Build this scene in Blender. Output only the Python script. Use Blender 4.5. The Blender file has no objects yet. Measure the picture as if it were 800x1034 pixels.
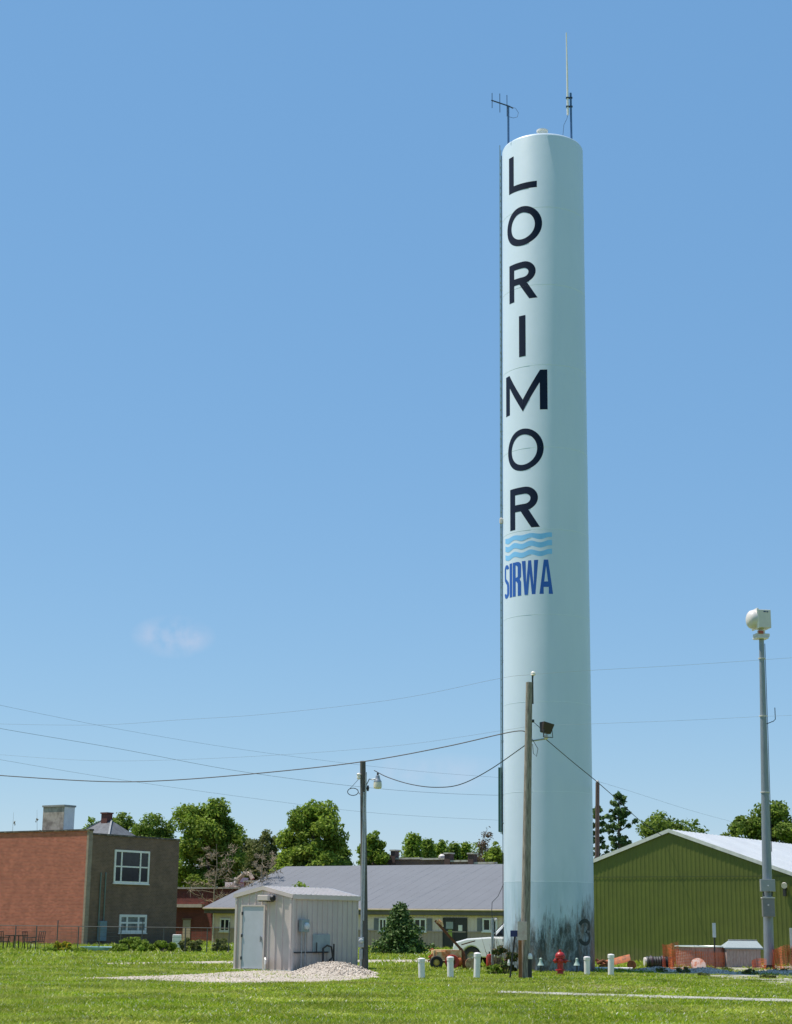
import bpy, bmesh, math, random
import numpy as np
from mathutils import Vector, Matrix
random.seed(7); rng = np.random.default_rng(7)
S = bpy.context.scene; COL = S.collection
PI = math.pi
# ------------------------------------------------------------------ camera
W0, H0, F0 = 800.0, 1034.0, 1660.0
EYE = Vector((0, 0, 1.7)); TH = math.atan(413 / F0); RO = 0.011
Fw = Vector((0, math.cos(TH), math.sin(TH)))
r0 = Vector((1, 0, 0)); u0 = Vector((0, -math.sin(TH), math.cos(TH)))
Rt = r0 * math.cos(RO) + u0 * math.sin(RO); Up = u0 * math.cos(RO) - r0 * math.sin(RO)
def ray(px, py): return Fw * F0 + Rt * (px - W0 / 2) + Up * (H0 / 2 - py)
def gp(px, py, z=0.0):
    d = ray(px, py); t = (z - EYE.z) / d.z; return EYE + d * t
def pt(px, py, Y):
    d = ray(px, py); return EYE + d * (Y / d.y)
def proj(p):
    v = Vector(p) - EYE; z = v.dot(Fw)
    return W0 / 2 + F0 * v.dot(Rt) / z, H0 / 2 - F0 * v.dot(Up) / z
def solve(f, target, a, b):
    fa = f(a) - target
    for _ in range(50):
        m = (a + b) / 2; fm = f(m) - target
        if (fm > 0) == (fa > 0): a, fa = m, fm
        else: b = m
    return (a + b) / 2
def zat(x, y, py): return solve(lambda z: proj((x, y, z))[1], py, -3, 60)     # height above (x, y) seen at row py
def slide(P, d, px, lo, hi): return solve(lambda s: proj(Vector(P) + Vector(d) * s)[0], px, lo, hi)
cam = bpy.data.cameras.new('camera'); co = bpy.data.objects.new('camera', cam); COL.objects.link(co)
cam.sensor_fit = 'VERTICAL'; cam.sensor_height = 24; cam.lens = F0 / H0 * 24; cam.clip_end = 6000; cam.clip_start = 0.2
M = Matrix((Rt, Up, -Fw)).transposed().to_4x4(); M.translation = EYE; co.matrix_world = M
S.camera = co
G = math.radians(34); A = Vector((math.sin(G), math.cos(G), 0)); B = Vector((math.cos(G), -math.sin(G), 0)); RZ = -G

# ------------------------------------------------------------------ materials
def nd(nt, t, **k):
    n = nt.nodes.new(t)
    for a, v in k.items(): setattr(n, a, v)
    return n
def newmat(name):
    m = bpy.data.materials.new(name); m.use_nodes = True; nt = m.node_tree
    return m, nt, nt.nodes['Principled BSDF']
def rgb(c): return (c[0], c[1], c[2], 1)
def mat(name, c, rough=0.6, metal=0.0, var=0.12, scale=3.0, bump=0.0, bscale=30, c2=None, lo=0.35, hi=0.65, stretch=None, spec=0.5):
    m, nt, p = newmat(name); L = nt.links.new
    tc = nd(nt, 'ShaderNodeTexCoord'); mp = nd(nt, 'ShaderNodeMapping'); L(tc.outputs['Object'], mp.inputs[0])
    if stretch: mp.inputs['Scale'].default_value = stretch
    n = nd(nt, 'ShaderNodeTexNoise'); n.inputs['Scale'].default_value = scale; n.inputs['Detail'].default_value = 6; n.inputs['Roughness'].default_value = .65
    L(mp.outputs[0], n.inputs['Vector'])
    r = nd(nt, 'ShaderNodeValToRGB'); L(n.outputs['Fac'], r.inputs[0])
    if c2 is None: a = [x * (1 - var) for x in c]; b = [min(1, x * (1 + var)) for x in c]
    else: a, b = c, c2
    r.color_ramp.elements[0].position = lo; r.color_ramp.elements[1].position = hi
    r.color_ramp.elements[0].color = rgb(a); r.color_ramp.elements[1].color = rgb(b)
    L(r.outputs[0], p.inputs['Base Color'])
    p.inputs['Roughness'].default_value = rough; p.inputs['Metallic'].default_value = metal
    p.inputs['Specular IOR Level'].default_value = spec
    if bump:
        n2 = nd(nt, 'ShaderNodeTexNoise'); n2.inputs['Scale'].default_value = bscale; n2.inputs['Detail'].default_value = 4
        L(tc.outputs['Object'], n2.inputs['Vector'])
        bp = nd(nt, 'ShaderNodeBump'); bp.inputs['Strength'].default_value = 1; bp.inputs['Distance'].default_value = bump
        L(n2.outputs['Fac'], bp.inputs['Height']); L(bp.outputs[0], p.inputs['Normal'])
    return m
def add_grime(m, h, col, amt=.6, sc=3.0):
    """splash dirt with a ragged upper edge along the foot of a wall (object z = height)"""
    nt = m.node_tree; L = nt.links.new; p = nt.nodes['Principled BSDF']; src = p.inputs['Base Color'].links[0].from_socket
    tc = nd(nt, 'ShaderNodeTexCoord'); sx = nd(nt, 'ShaderNodeSeparateXYZ'); L(tc.outputs['Object'], sx.inputs[0])
    n = nd(nt, 'ShaderNodeTexNoise'); n.inputs['Scale'].default_value = sc; n.inputs['Detail'].default_value = 7; n.inputs['Roughness'].default_value = .7; L(tc.outputs['Object'], n.inputs['Vector'])
    a = nd(nt, 'ShaderNodeMath', operation='MULTIPLY'); L(n.outputs['Fac'], a.inputs[0]); a.inputs[1].default_value = h * 2
    b = nd(nt, 'ShaderNodeMath', operation='SUBTRACT'); L(a.outputs[0], b.inputs[0]); L(sx.outputs[2], b.inputs[1])
    r = nd(nt, 'ShaderNodeMapRange'); L(b.outputs[0], r.inputs[0]); r.inputs[1].default_value = -.1 * h; r.inputs[2].default_value = h; r.inputs[3].default_value = 0; r.inputs[4].default_value = amt
    x = nd(nt, 'ShaderNodeMix', data_type='RGBA'); L(r.outputs[0], x.inputs[0]); L(src, x.inputs[6]); x.inputs[7].default_value = rgb(col); L(x.outputs[2], p.inputs['Base Color'])
def brickmat(name, c1, c2, mortar, stain=0.35, sc=1.0, staincol=None):
    m, nt, p = newmat(name); L = nt.links.new
    tc = nd(nt, 'ShaderNodeTexCoord'); sx = nd(nt, 'ShaderNodeSeparateXYZ'); L(tc.outputs['Object'], sx.inputs[0])
    ad = nd(nt, 'ShaderNodeMath', operation='ADD'); L(sx.outputs[0], ad.inputs[0]); L(sx.outputs[1], ad.inputs[1])
    cb = nd(nt, 'ShaderNodeCombineXYZ'); L(ad.outputs[0], cb.inputs[0]); L(sx.outputs[2], cb.inputs[1])
    b = nd(nt, 'ShaderNodeTexBrick'); L(cb.outputs[0], b.inputs['Vector'])
    b.inputs['Scale'].default_value = sc; b.inputs['Brick Width'].default_value = .23; b.inputs['Row Height'].default_value = .085
    b.inputs['Mortar Size'].default_value = .012; b.inputs['Color1'].default_value = rgb(c1); b.inputs['Color2'].default_value = rgb(c2)
    b.inputs['Mortar'].default_value = rgb(mortar); b.inputs['Bias'].default_value = -.1
    n = nd(nt, 'ShaderNodeTexNoise'); n.inputs['Scale'].default_value = 1.1; n.inputs['Detail'].default_value = 9; n.inputs['Roughness'].default_value = .72
    L(tc.outputs['Object'], n.inputs['Vector'])
    r = nd(nt, 'ShaderNodeValToRGB'); r.color_ramp.elements[0].position = .3; r.color_ramp.elements[1].position = .7
    s = 1 - stain; r.color_ramp.elements[0].color = rgb(staincol or (s, s, s)); r.color_ramp.elements[1].color = (1.15, 1.12, 1.1, 1)
    L(n.outputs['Fac'], r.inputs[0])
    mx = nd(nt, 'ShaderNodeMix', data_type='RGBA', blend_type='MULTIPLY'); mx.inputs[0].default_value = 1
    L(b.outputs['Color'], mx.inputs[6]); L(r.outputs[0], mx.inputs[7]); L(mx.outputs[2], p.inputs['Base Color'])
    p.inputs['Roughness'].default_value = .9
    bp = nd(nt, 'ShaderNodeBump'); bp.inputs['Distance'].default_value = .01; L(b.outputs['Fac'], bp.inputs['Height']); bp.invert = True
    L(bp.outputs[0], p.inputs['Normal'])
    return m
def leafmat(name, cols, trans=.35, rough=.55, spec=.15, straw=None):
    m, nt, p = newmat(name); L = nt.links.new
    g = nd(nt, 'ShaderNodeNewGeometry'); r = nd(nt, 'ShaderNodeValToRGB'); L(g.outputs['Random Per Island'], r.inputs[0])
    while len(r.color_ramp.elements) < len(cols): r.color_ramp.elements.new(.5)
    for i, (pos, c) in enumerate(cols): r.color_ramp.elements[i].position = pos; r.color_ramp.elements[i].color = rgb(c)
    tc = nd(nt, 'ShaderNodeTexCoord'); n = nd(nt, 'ShaderNodeTexNoise'); n.inputs['Scale'].default_value = .5; n.inputs['Detail'].default_value = 4
    L(tc.outputs['Object'], n.inputs['Vector'])
    mr = nd(nt, 'ShaderNodeMapRange'); mr.inputs[1].default_value = .3; mr.inputs[2].default_value = .7; mr.inputs[3].default_value = .66; mr.inputs[4].default_value = 1.3
    L(n.outputs['Fac'], mr.inputs[0])
    mx = nd(nt, 'ShaderNodeMix', data_type='RGBA', blend_type='MULTIPLY'); mx.inputs[0].default_value = 1
    src = r.outputs[0]
    if straw:
        n3 = nd(nt, 'ShaderNodeTexNoise'); n3.inputs['Scale'].default_value = .33; n3.inputs['Detail'].default_value = 8; n3.inputs['Roughness'].default_value = .7
        mp3 = nd(nt, 'ShaderNodeMapping'); mp3.inputs['Scale'].default_value = (.5, 1, 1); L(tc.outputs['Object'], mp3.inputs[0]); L(mp3.outputs[0], n3.inputs['Vector'])
        m3 = nd(nt, 'ShaderNodeMapRange'); m3.inputs[1].default_value = .45; m3.inputs[2].default_value = .66; m3.inputs[3].default_value = 0; m3.inputs[4].default_value = .75; L(n3.outputs['Fac'], m3.inputs[0])
        x3 = nd(nt, 'ShaderNodeMix', data_type='RGBA'); L(m3.outputs[0], x3.inputs[0]); L(src, x3.inputs[6]); x3.inputs[7].default_value = rgb(straw); src = x3.outputs[2]
    L(src, mx.inputs[6]); L(mr.outputs[0], mx.inputs[7]); L(mx.outputs[2], p.inputs['Base Color'])
    p.inputs['Roughness'].default_value = rough; p.inputs['Specular IOR Level'].default_value = spec
    t = nd(nt, 'ShaderNodeBsdfTranslucent'); L(mx.outputs[2], t.inputs[0])
    ms = nd(nt, 'ShaderNodeMixShader'); ms.inputs[0].default_value = trans; L(p.outputs[0], ms.inputs[1]); L(t.outputs[0], ms.inputs[2])
    L(ms.outputs[0], nt.nodes['Material Output'].inputs[0])
    return m

# ------------------------------------------------------------------ mesh builder
class MB:
    def __init__(s): s.v = []; s.f = []
    def add(s, vs, fs):
        o = len(s.v); s.v += [tuple(v) for v in vs]; s.f += [tuple(i + o for i in f) for f in fs]; return s
    def box(s, x0, x1, y0, y1, z0, z1, mtx=None):
        vs = [Vector((x, y, z)) for z in (z0, z1) for x, y in ((x0, y0), (x1, y0), (x1, y1), (x0, y1))]
        if mtx: vs = [mtx @ v for v in vs]
        return s.add(vs, [(3, 2, 1, 0), (4, 5, 6, 7), (0, 1, 5, 4), (1, 2, 6, 5), (2, 3, 7, 6), (3, 0, 4, 7)])
    def bar(s, p0, p1, w, h, up=(0, 0, 1)):
        p0, p1 = Vector(p0), Vector(p1); d = (p1 - p0).normalized(); a = d.cross(Vector(up))
        if a.length < 1e-4: a = d.cross(Vector((0, 1, 0)))
        a = a.normalized() * w / 2; b = a.cross(d).normalized() * h / 2
        vs = [p + i * a + j * b for p in (p0, p1) for i, j in ((-1, -1), (1, -1), (1, 1), (-1, 1))]
        return s.add(vs, [(3, 2, 1, 0), (4, 5, 6, 7), (0, 1, 5, 4), (1, 2, 6, 5), (2, 3, 7, 6), (3, 0, 4, 7)])
    def tube(s, pts, r, n=8, caps=True):
        pts = [Vector(p) for p in pts]; m = len(pts); rs = r if isinstance(r, (list, tuple)) else [r] * m
        vs = []; pa = None
        for i, p in enumerate(pts):
            d = (pts[min(i + 1, m - 1)] - pts[max(i - 1, 0)]).normalized()
            if pa is None:
                pa = d.orthogonal().normalized()
            pa = (pa - d * pa.dot(d)).normalized(); b = d.cross(pa)
            for k in range(n):
                a = 2 * PI * k / n; vs.append(p + (pa * math.cos(a) + b * math.sin(a)) * rs[i])
        fs = [(i * n + k, i * n + (k + 1) % n, (i + 1) * n + (k + 1) % n, (i + 1) * n + k) for i in range(m - 1) for k in range(n)]
        if caps: fs += [tuple(range(n))[::-1], tuple(range((m - 1) * n, m * n))]
        return s.add(vs, fs)
    def cyl(s, p0, p1, r0, r1=None, n=16): return s.tube([p0, p1], [r0, r0 if r1 is None else r1], n)
    def lathe(s, prof, n=24, o=(0, 0, 0), axis=None, cap=True):
        vs = []; o = Vector(o)
        q = Vector((0, 0, 1)).rotation_difference(Vector(axis)) if axis else None
        for r, z in prof:
            for k in range(n):
                a = 2 * PI * k / n; v = Vector((r * math.cos(a), r * math.sin(a), z))
                vs.append(o + (q @ v if q else v))
        m = len(prof)
        fs = [(i * n + k, i * n + (k + 1) % n, (i + 1) * n + (k + 1) % n, (i + 1) * n + k) for i in range(m - 1) for k in range(n)]
        if cap: fs += [tuple(range(n))[::-1], tuple(range((m - 1) * n, m * n))]
        return s.add(vs, fs)
    def prism(s, poly, f0, f1):
        """poly: 2-D outline; f0/f1 map (u, v) to the two ends"""
        n = len(poly); vs = [Vector(f0(*p)) for p in poly] + [Vector(f1(*p)) for p in poly]
        return s.add(vs, [tuple(range(n))[::-1], tuple(range(n, 2 * n))] + [(i, (i + 1) % n, (i + 1) % n + n, i + n) for i in range(n)])
    def build(s, name, m, parent=None, loc=(0, 0, 0), rz=0, smooth=False, bevel=0, kind=None, lab=None, segs=2):
        me = bpy.data.meshes.new(name); me.from_pydata(s.v, [], s.f); me.update()
        b = bmesh.new(); b.from_mesh(me); bmesh.ops.recalc_face_normals(b, faces=b.faces); b.to_mesh(me); b.free()
        me.materials.append(m)
        if smooth:
            me.shade_smooth(); me.set_sharp_from_angle(angle=math.radians(35))
        return link(name, me, parent, loc, rz, bevel, kind, lab, segs)
def link(name, me, parent=None, loc=(0, 0, 0), rz=0, bevel=0, kind=None, lab=None, segs=2):
    o = bpy.data.objects.new(name, me); COL.objects.link(o); o.location = loc; o.rotation_euler = (0, 0, rz)
    if parent: o.parent = parent
    if kind: o['kind'] = kind
    if lab: o['label'] = lab
    if bevel:
        md = o.modifiers.new('bevel', 'BEVEL'); md.width = bevel; md.segments = segs; md.limit_method = 'ANGLE'; md.angle_limit = math.radians(40)
    return o
def thing(name, label, cat, loc=(0, 0, 0), rz=0, group=None):
    o = bpy.data.objects.new(name, None); COL.objects.link(o); o.location = loc; o.rotation_euler = (0, 0, rz); o.empty_display_size = .2
    return tag(o, label, cat, group)
def tag(o, label, cat, group=None, kind=None):
    o['label'] = label; o['category'] = cat
    if group: o['group'] = group
    if kind: o['kind'] = kind
    return o
def copy_tree(o, parent=None):
    c = o.copy(); COL.objects.link(c)
    if parent: c.parent = parent
    for ch in [x for x in bpy.data.objects if x.parent == o]: copy_tree(ch, c)
    return c
def npmesh(name, verts, faces, m, parent=None, loc=(0, 0, 0), kind=None, smooth=False):
    """verts (N,3), faces (M,k)"""
    me = bpy.data.meshes.new(name); nf, k = faces.shape
    me.vertices.add(len(verts)); me.vertices.foreach_set('co', verts.astype(np.float32).ravel())
    me.loops.add(nf * k); me.loops.foreach_set('vertex_index', faces.astype(np.int32).ravel())
    me.polygons.add(nf); me.polygons.foreach_set('loop_start', np.arange(0, nf * k, k, dtype=np.int32))
    me.update(calc_edges=True); me.validate(); me.materials.append(m)
    if smooth: me.shade_smooth()
    return link(name, me, parent, loc, 0, 0, kind)
def sheet(name, pts, z, m, kind='structure', jag=0.0, loc=None):
    """a polygon lying on the ground"""
    P = []
    n = len(pts)
    for i in range(n):
        a, b = Vector(pts[i]), Vector(pts[(i + 1) % n]); k = max(1, int((b - a).length / .35)) if jag else 1
        for j in range(k):
            p = a.lerp(b, j / k)
            if jag: p = p + Vector((random.uniform(-jag, jag), random.uniform(-jag, jag), 0))
            P.append((p.x, p.y, z))
    me = bpy.data.meshes.new(name); me.from_pydata(P, [], [tuple(range(len(P)))]); me.update()
    b = bmesh.new(); b.from_mesh(me); bmesh.ops.triangulate(b, faces=b.faces); bmesh.ops.recalc_face_normals(b, faces=b.faces)
    if b.faces[0:1] and b.faces[0:1][0].normal.z < 0 if False else False: pass
    for f in b.faces:
        if f.normal.z < 0: f.normal_flip()
    b.to_mesh(me); b.free(); me.materials.append(m)
    return link(name, me, kind=kind)

# ------------------------------------------------------------------ palette
WHITE = mat('white_paint', (.76, .71, .68), .45, var=.06)
OFFWHITE = mat('off_white', (.62, .57, .53), .5, var=.1)
DARKGLASS = mat('dark_glass', (.015, .018, .022), .12, var=.3, spec=.35)
BLACK = mat('black_metal', (.02, .02, .022), .5)
GALV = mat('galvanised_steel', (.33, .35, .37), .42, .55, var=.12, scale=8)
GALVP = mat('galvanised_pole', (.24, .27, .30), .5, .35, var=.12, scale=5, stretch=(4, 4, .4))
BOXGREY = mat('cabinet_grey', (.30, .31, .31), .45, .3, var=.08)
WOOD = mat('weathered_wood', (.12, .10, .085), .9, c2=(.34, .30, .255), scale=4, stretch=(12, 12, .7), lo=.38, hi=.6, bump=.01, bscale=40)
WOODD = mat('dark_pole_wood', (.055, .05, .045), .9, c2=(.13, .12, .11), scale=6, stretch=(12, 12, .5), bump=.01, bscale=40)
RUST = mat('rusty_iron', (.10, .035, .015), .85, c2=(.22, .075, .03), scale=9)
RUSTO = mat('rusty_orange_paint', (.42, .10, .02), .7, c2=(.22, .06, .02), scale=5, lo=.45, hi=.7)
RUSTP = mat('faded_orange_yellow_paint', (.72, .52, .28), .7, c2=(.55, .19, .06), scale=5, lo=.45, hi=.62)
REDP = mat('red_paint', (.36, .03, .022), .5, var=.2, scale=8)
RUBBER = mat('tyre_rubber', (.02, .02, .02), .85)
WIRE = mat('cable_black', (.03, .03, .035), .6)
WIREG = mat('grey_wire', (.12, .13, .14), .6)
ALU = mat('aluminium_wire', (.5, .52, .54), .4, .6)
CONC = mat('pale_concrete', (.50, .49, .45), .9, var=.2, scale=1.2, bump=.01, bscale=25)
GRAVEL = mat('limestone_gravel', (.31, .265, .215), .95, c2=(.52, .46, .39), scale=22, bump=.03, bscale=18, lo=.3, hi=.7)
NAVY = mat('navy_lettering', (.006, .014, .042), .7, var=.1, spec=.15)
PLASTW = mat('white_plastic', (.74, .71, .70), .4, var=.06, scale=6)

# ------------------------------------------------------------------ ground
def groundmat(name, far):
    m, nt, p = newmat(name); L = nt.links.new
    tc = nd(nt, 'ShaderNodeTexCoord')
    n = nd(nt, 'ShaderNodeTexNoise'); n.inputs['Scale'].default_value = .35; n.inputs['Detail'].default_value = 10; n.inputs['Roughness'].default_value = .7
    L(tc.outputs['Object'], n.inputs['Vector'])
    r = nd(nt, 'ShaderNodeValToRGB'); L(n.outputs['Fac'], r.inputs[0]); e = r.color_ramp.elements
    e[0].position = .3; e[0].color = (.12, .165, .01, 1); e[1].position = .5; e[1].color = (.20, .285, .015, 1)
    k = e.new(.66); k.color = (.31, .33, .05, 1); k = e.new(.8); k.color = (.38, .33, .15, 1)
    n2 = nd(nt, 'ShaderNodeTexNoise'); n2.inputs['Scale'].default_value = 12; n2.inputs['Detail'].default_value = 5
    L(tc.outputs['Object'], n2.inputs['Vector'])
    mr = nd(nt, 'ShaderNodeMapRange'); mr.inputs[1].default_value = .3; mr.inputs[2].default_value = .7; mr.inputs[3].default_value = .6; mr.inputs[4].default_value = 1.3
    L(n2.outputs['Fac'], mr.inputs[0])
    mx = nd(nt, 'ShaderNodeMix', data_type='RGBA', blend_type='MULTIPLY'); mx.inputs[0].default_value = 1
    L(r.outputs[0], mx.inputs[6]); L(mr.outputs[0], mx.inputs[7]); L(mx.outputs[2], p.inputs['Base Color'])
    p.inputs['Roughness'].default_value = .95; p.inputs['Specular IOR Level'].default_value = .1
    bp = nd(nt, 'ShaderNodeBump'); bp.inputs['Distance'].default_value = .08; L(n2.outputs['Fac'], bp.inputs['Height']); L(bp.outputs[0], p.inputs['Normal'])
    return m
GRASSBASE = groundmat('lawn_ground', False)
g = MB(); g.add([(-3000, -500, 0), (3000, -500, 0), (3000, 4000, 0), (-3000, 4000, 0)], [(0, 1, 2, 3)])
g.build('ground', GRASSBASE, kind='structure')

masks = []          # keep grass blades off these polygons
def poly_px(pts): return [gp(*p) for p in pts]
path = poly_px([(68, 988.4), (130, 986.5), (200, 984), (232, 981.5), (262, 980.5), (292, 980.2), (330, 976), (372, 981), (384, 987.5), (350, 990.5), (300, 992.5), (235, 993.5), (160, 991)])
sheet('gravel_path', path, .012, GRAVEL, jag=.12); masks.append(path)
lane = poly_px([(105, 972.8), (230, 970.6), (330, 969.6), (440, 969.2), (470, 969.4), (470, 972), (440, 972.4), (330, 972.5), (230, 973.2), (105, 974.2)])
sheet('gravel_lane', lane, .012, GRAVEL, jag=.12); masks.append(lane)
walk = poly_px([(505, 1001.2), (600, 1003.9), (700, 1006.8), (830, 1010.5), (830, 1013.3), (700, 1009.4), (600, 1006.3), (505, 1003.0)])
sheet('concrete_walk', walk, .02, mat('weathered_walk', (.24, .235, .20), .95, c2=(.44, .43, .39), scale=1.6, bump=.01), jag=.10); masks.append(walk)
drive = poly_px([(650, 979.5), (672, 975.5), (700, 973.5), (830, 972.5), (830, 997), (790, 998), (765, 989), (735, 991), (712, 985), (690, 984), (668, 984)])
sheet('gravel_patch', drive, .010, mat('gravel_and_weeds', (.12, .14, .04), .95, c2=(.46, .43, .37), scale=1.6, lo=.44, hi=.56, bump=.03, bscale=18), jag=.25)
bare = poly_px([(560, 996), (600, 995), (660, 996.5), (700, 999), (690, 1001.5), (620, 1000.5), (565, 999)])
sheet('bare_earth', bare, .009, mat('dry_earth_and_thatch', (.13, .16, .03), .95, c2=(.33, .27, .15), scale=1.3, lo=.42, hi=.6), jag=.3)

def inpoly(x, y, poly):
    c = np.zeros(x.shape, bool); n = len(poly)
    for i in range(n):
        a, b = poly[i], poly[(i + 1) % n]
        if abs(b.y - a.y) < 1e-9: continue
        t = ((a.y > y) != (b.y > y)) & (x < (b.x - a.x) * (y - a.y) / (b.y - a.y) + a.x); c ^= t
    return c
def vnoise(x, y, s, seed):
    r = np.random.default_rng(seed); T = r.random((64, 64)); u = x * s; v = y * s
    i = np.floor(u).astype(int); j = np.floor(v).astype(int); fu = u - i; fv = v - j; fu = fu * fu * (3 - 2 * fu); fv = fv * fv * (3 - 2 * fv)
    q = lambda a, b: T[a % 64, b % 64]
    return (q(i, j) * (1 - fu) + q(i + 1, j) * fu) * (1 - fv) + (q(i, j + 1) * (1 - fu) + q(i + 1, j + 1) * fu) * fv
GRASSM = leafmat('grass_blades', [(0, (.10, .19, .005)), (.35, (.205, .31, .010)), (.7, (.31, .41, .018)), (.88, (.42, .42, .07)), (.955, (.46, .42, .2)), (.96, (.64, .63, .56))], trans=.35, rough=.5, straw=(.40, .41, .09))
def lawn(n, ymin, ymax, h, w, seed):
    r = np.random.default_rng(seed)
    y = ymin * (ymax / ymin) ** r.random(n); x = (r.random(n) * 2 - 1) * (y * .255 + 9)
    keep = np.ones(n, bool)
    for m in masks: keep &= ~(inpoly(x, y, m) & (r.random(n) < (.72 if m is walk else .93)))
    keep &= ~(inpoly(x, y, drive) & (vnoise(x, y, .9, 5) < .62))
    keep &= ~(inpoly(x, y, bare) & (r.random(n) < .6))
    x, y = x[keep], y[keep]; n = len(x)
    hh = h * (.45 + .9 * r.random(n)) * (.55 + .9 * vnoise(x, y, .6, 3)) * (.7 + .6 * vnoise(x, y, 2.2, 4)); a = r.random(n) * PI; ww = w * (.6 + .8 * r.random(n)) * (1 + (y - ymin) / (ymax - ymin) * .8)
    lx, ly = r.normal(0, .8, n) * hh, r.normal(0, .8, n) * hh
    ca, sa = np.cos(a) * ww / 2, np.sin(a) * ww / 2
    v = np.stack([np.stack([x - ca, y - sa, np.zeros(n)], 1), np.stack([x + ca, y + sa, np.zeros(n)], 1), np.stack([x + lx, y + ly, hh], 1)], 1).reshape(-1, 3)
    return v
def weeds(n, seed):
    r = np.random.default_rng(seed); y = 24 * (62 / 24) ** r.random(n * 4); x = (r.random(n * 4) * 2 - 1) * (y * .255 + 1); k = vnoise(x, y, .45, 12) > .55
    for m in masks: k &= ~inpoly(x, y, m)
    x, y = x[k][:n], y[k][:n]; n = len(x); c = np.repeat(np.stack([x, y, np.full(n, .0)], 1), 6, 0); N = len(c)
    a = r.random(N) * 2 * PI; L = .05 + .07 * r.random(N); d = np.stack([np.cos(a), np.sin(a), .25 + .5 * r.random(N)], 1) * L[:, None]; s = np.stack([-np.sin(a), np.cos(a), np.zeros(N)], 1) * L[:, None] * .3
    return np.stack([c, c + d * .6 + s, c + d], 1).reshape(-1, 3)
v = np.concatenate([weeds(9000, 77), lawn(720000, 23, 62, .05, .021, 1), lawn(95000, 60, 96, .10, .05, 2), lawn(36000, 96, 135, .14, .08, 6)])
npmesh('grass', v, np.arange(len(v)).reshape(-1, 3), GRASSM, kind='stuff')
bpy.data.objects['grass']['label'] = 'mown green lawn with clover and dry patches'

# ------------------------------------------------------------------ vegetation
def leaves(centers, radii, n, size, seed, flat=.8, up=.35):
    """n leaf quads spread through clumps; returns verts, faces"""
    r = np.random.default_rng(seed); c = np.array(centers, float); R = np.array(radii, float)
    p = R ** 2; p /= p.sum(); k = r.choice(len(c), n, p=p)
    d = r.normal(size=(n, 3)); d /= np.linalg.norm(d, axis=1)[:, None]
    rad = R[k] * (r.random(n) ** .35) * (.8 + .35 * r.random(n))
    pos = c[k] + d * rad[:, None] * np.array([1, 1, flat])
    nrm = d + r.normal(size=(n, 3)) * .8 + np.array([0, 0, up]); nrm /= np.linalg.norm(nrm, axis=1)[:, None]
    t = np.cross(nrm, r.normal(size=(n, 3))); t /= np.linalg.norm(t, axis=1)[:, None]; b = np.cross(nrm, t)
    s = size * (.55 + .9 * r.random(n))[:, None]
    v = np.stack([pos - t * s, pos + b * s * .55, pos + t * s, pos - b * s * .55], 1).reshape(-1, 3)
    return v, np.arange(4 * n).reshape(-1, 4)
BARK = mat('bark', (.07, .055, .042), .95, c2=(.16, .13, .10), scale=5, stretch=(6, 6, 1))
DEADB = mat('dead_branch', (.24, .185, .12), .95, c2=(.40, .32, .22), scale=5)
LEAF_A = leafmat('broadleaf_bright', [(0, (.12, .185, .02)), (.5, (.20, .30, .035)), (1, (.33, .42, .07))], trans=.5)
LEAF_B = leafmat('broadleaf_deep', [(0, (.085, .145, .02)), (.5, (.15, .225, .034)), (1, (.25, .33, .06))], trans=.5)
LEAF_O = leafmat('broadleaf_olive', [(0, (.10, .13, .035)), (.5, (.16, .185, .055)), (1, (.24, .24, .09))], trans=.42)
LEAF_C = leafmat('conifer_needles', [(0, (.04, .09, .025)), (.6, (.08, .145, .04)), (1, (.15, .21, .06))], trans=.15)
LEAF_R = leafmat('brownish_foliage', [(0, (.10, .07, .05)), (.6, (.17, .12, .09)), (1, (.16, .15, .07))])
LEAF_Y = leafmat('yellow_flowers', [(0, (.10, .18, .02)), (.45, (.2, .25, .03)), (.55, (.6, .48, .03)), (1, (.7, .55, .04))])
def branches(mb, base, h, spread, n, r, seed, first=.25, sub=3, up=.5):
    q = random.Random(seed); base = Vector(base); tips = []
    trunk = [base + Vector((q.uniform(-.03, .03) * h * t, q.uniform(-.03, .03) * h * t, h * t)) for t in (0, .25, .5, .75, 1)]
    mb.tube(trunk, [r, r * .8, r * .6, r * .35, r * .12], 8)
    for i in range(n):
        t = first + (1 - first) * (i + .5) / n * .92; s = t * 4; k = min(3, int(s)); p = trunk[k].lerp(trunk[k + 1], s - k)
        a = i * 2.4 + q.uniform(-.5, .5); L = spread * (1.1 - abs(t - .5)) * q.uniform(.6, 1.05)
        d = Vector((math.cos(a), math.sin(a), up * q.uniform(.4, 1.4))); e = p + d.normalized() * L; m = p.lerp(e, .5) + Vector((0, 0, L * .06))
        rr = r * .35 * (1.1 - t); mb.tube([p, m, e], [rr, rr * .7, rr * .25], 5); tips.append((e, L))
        for j in range(sub):
            f = .4 + .5 * j / max(1, sub); b0 = p.lerp(e, f); dd = Vector((math.cos(a + q.uniform(-1.1, 1.1)), math.sin(a + q.uniform(-1.1, 1.1)), q.uniform(-.2, 1))).normalized()
            e2 = b0 + dd * L * .45; mb.tube([b0, e2], [rr * .45, rr * .12], 4); tips.append((e2, L * .6))
    return tips
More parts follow.
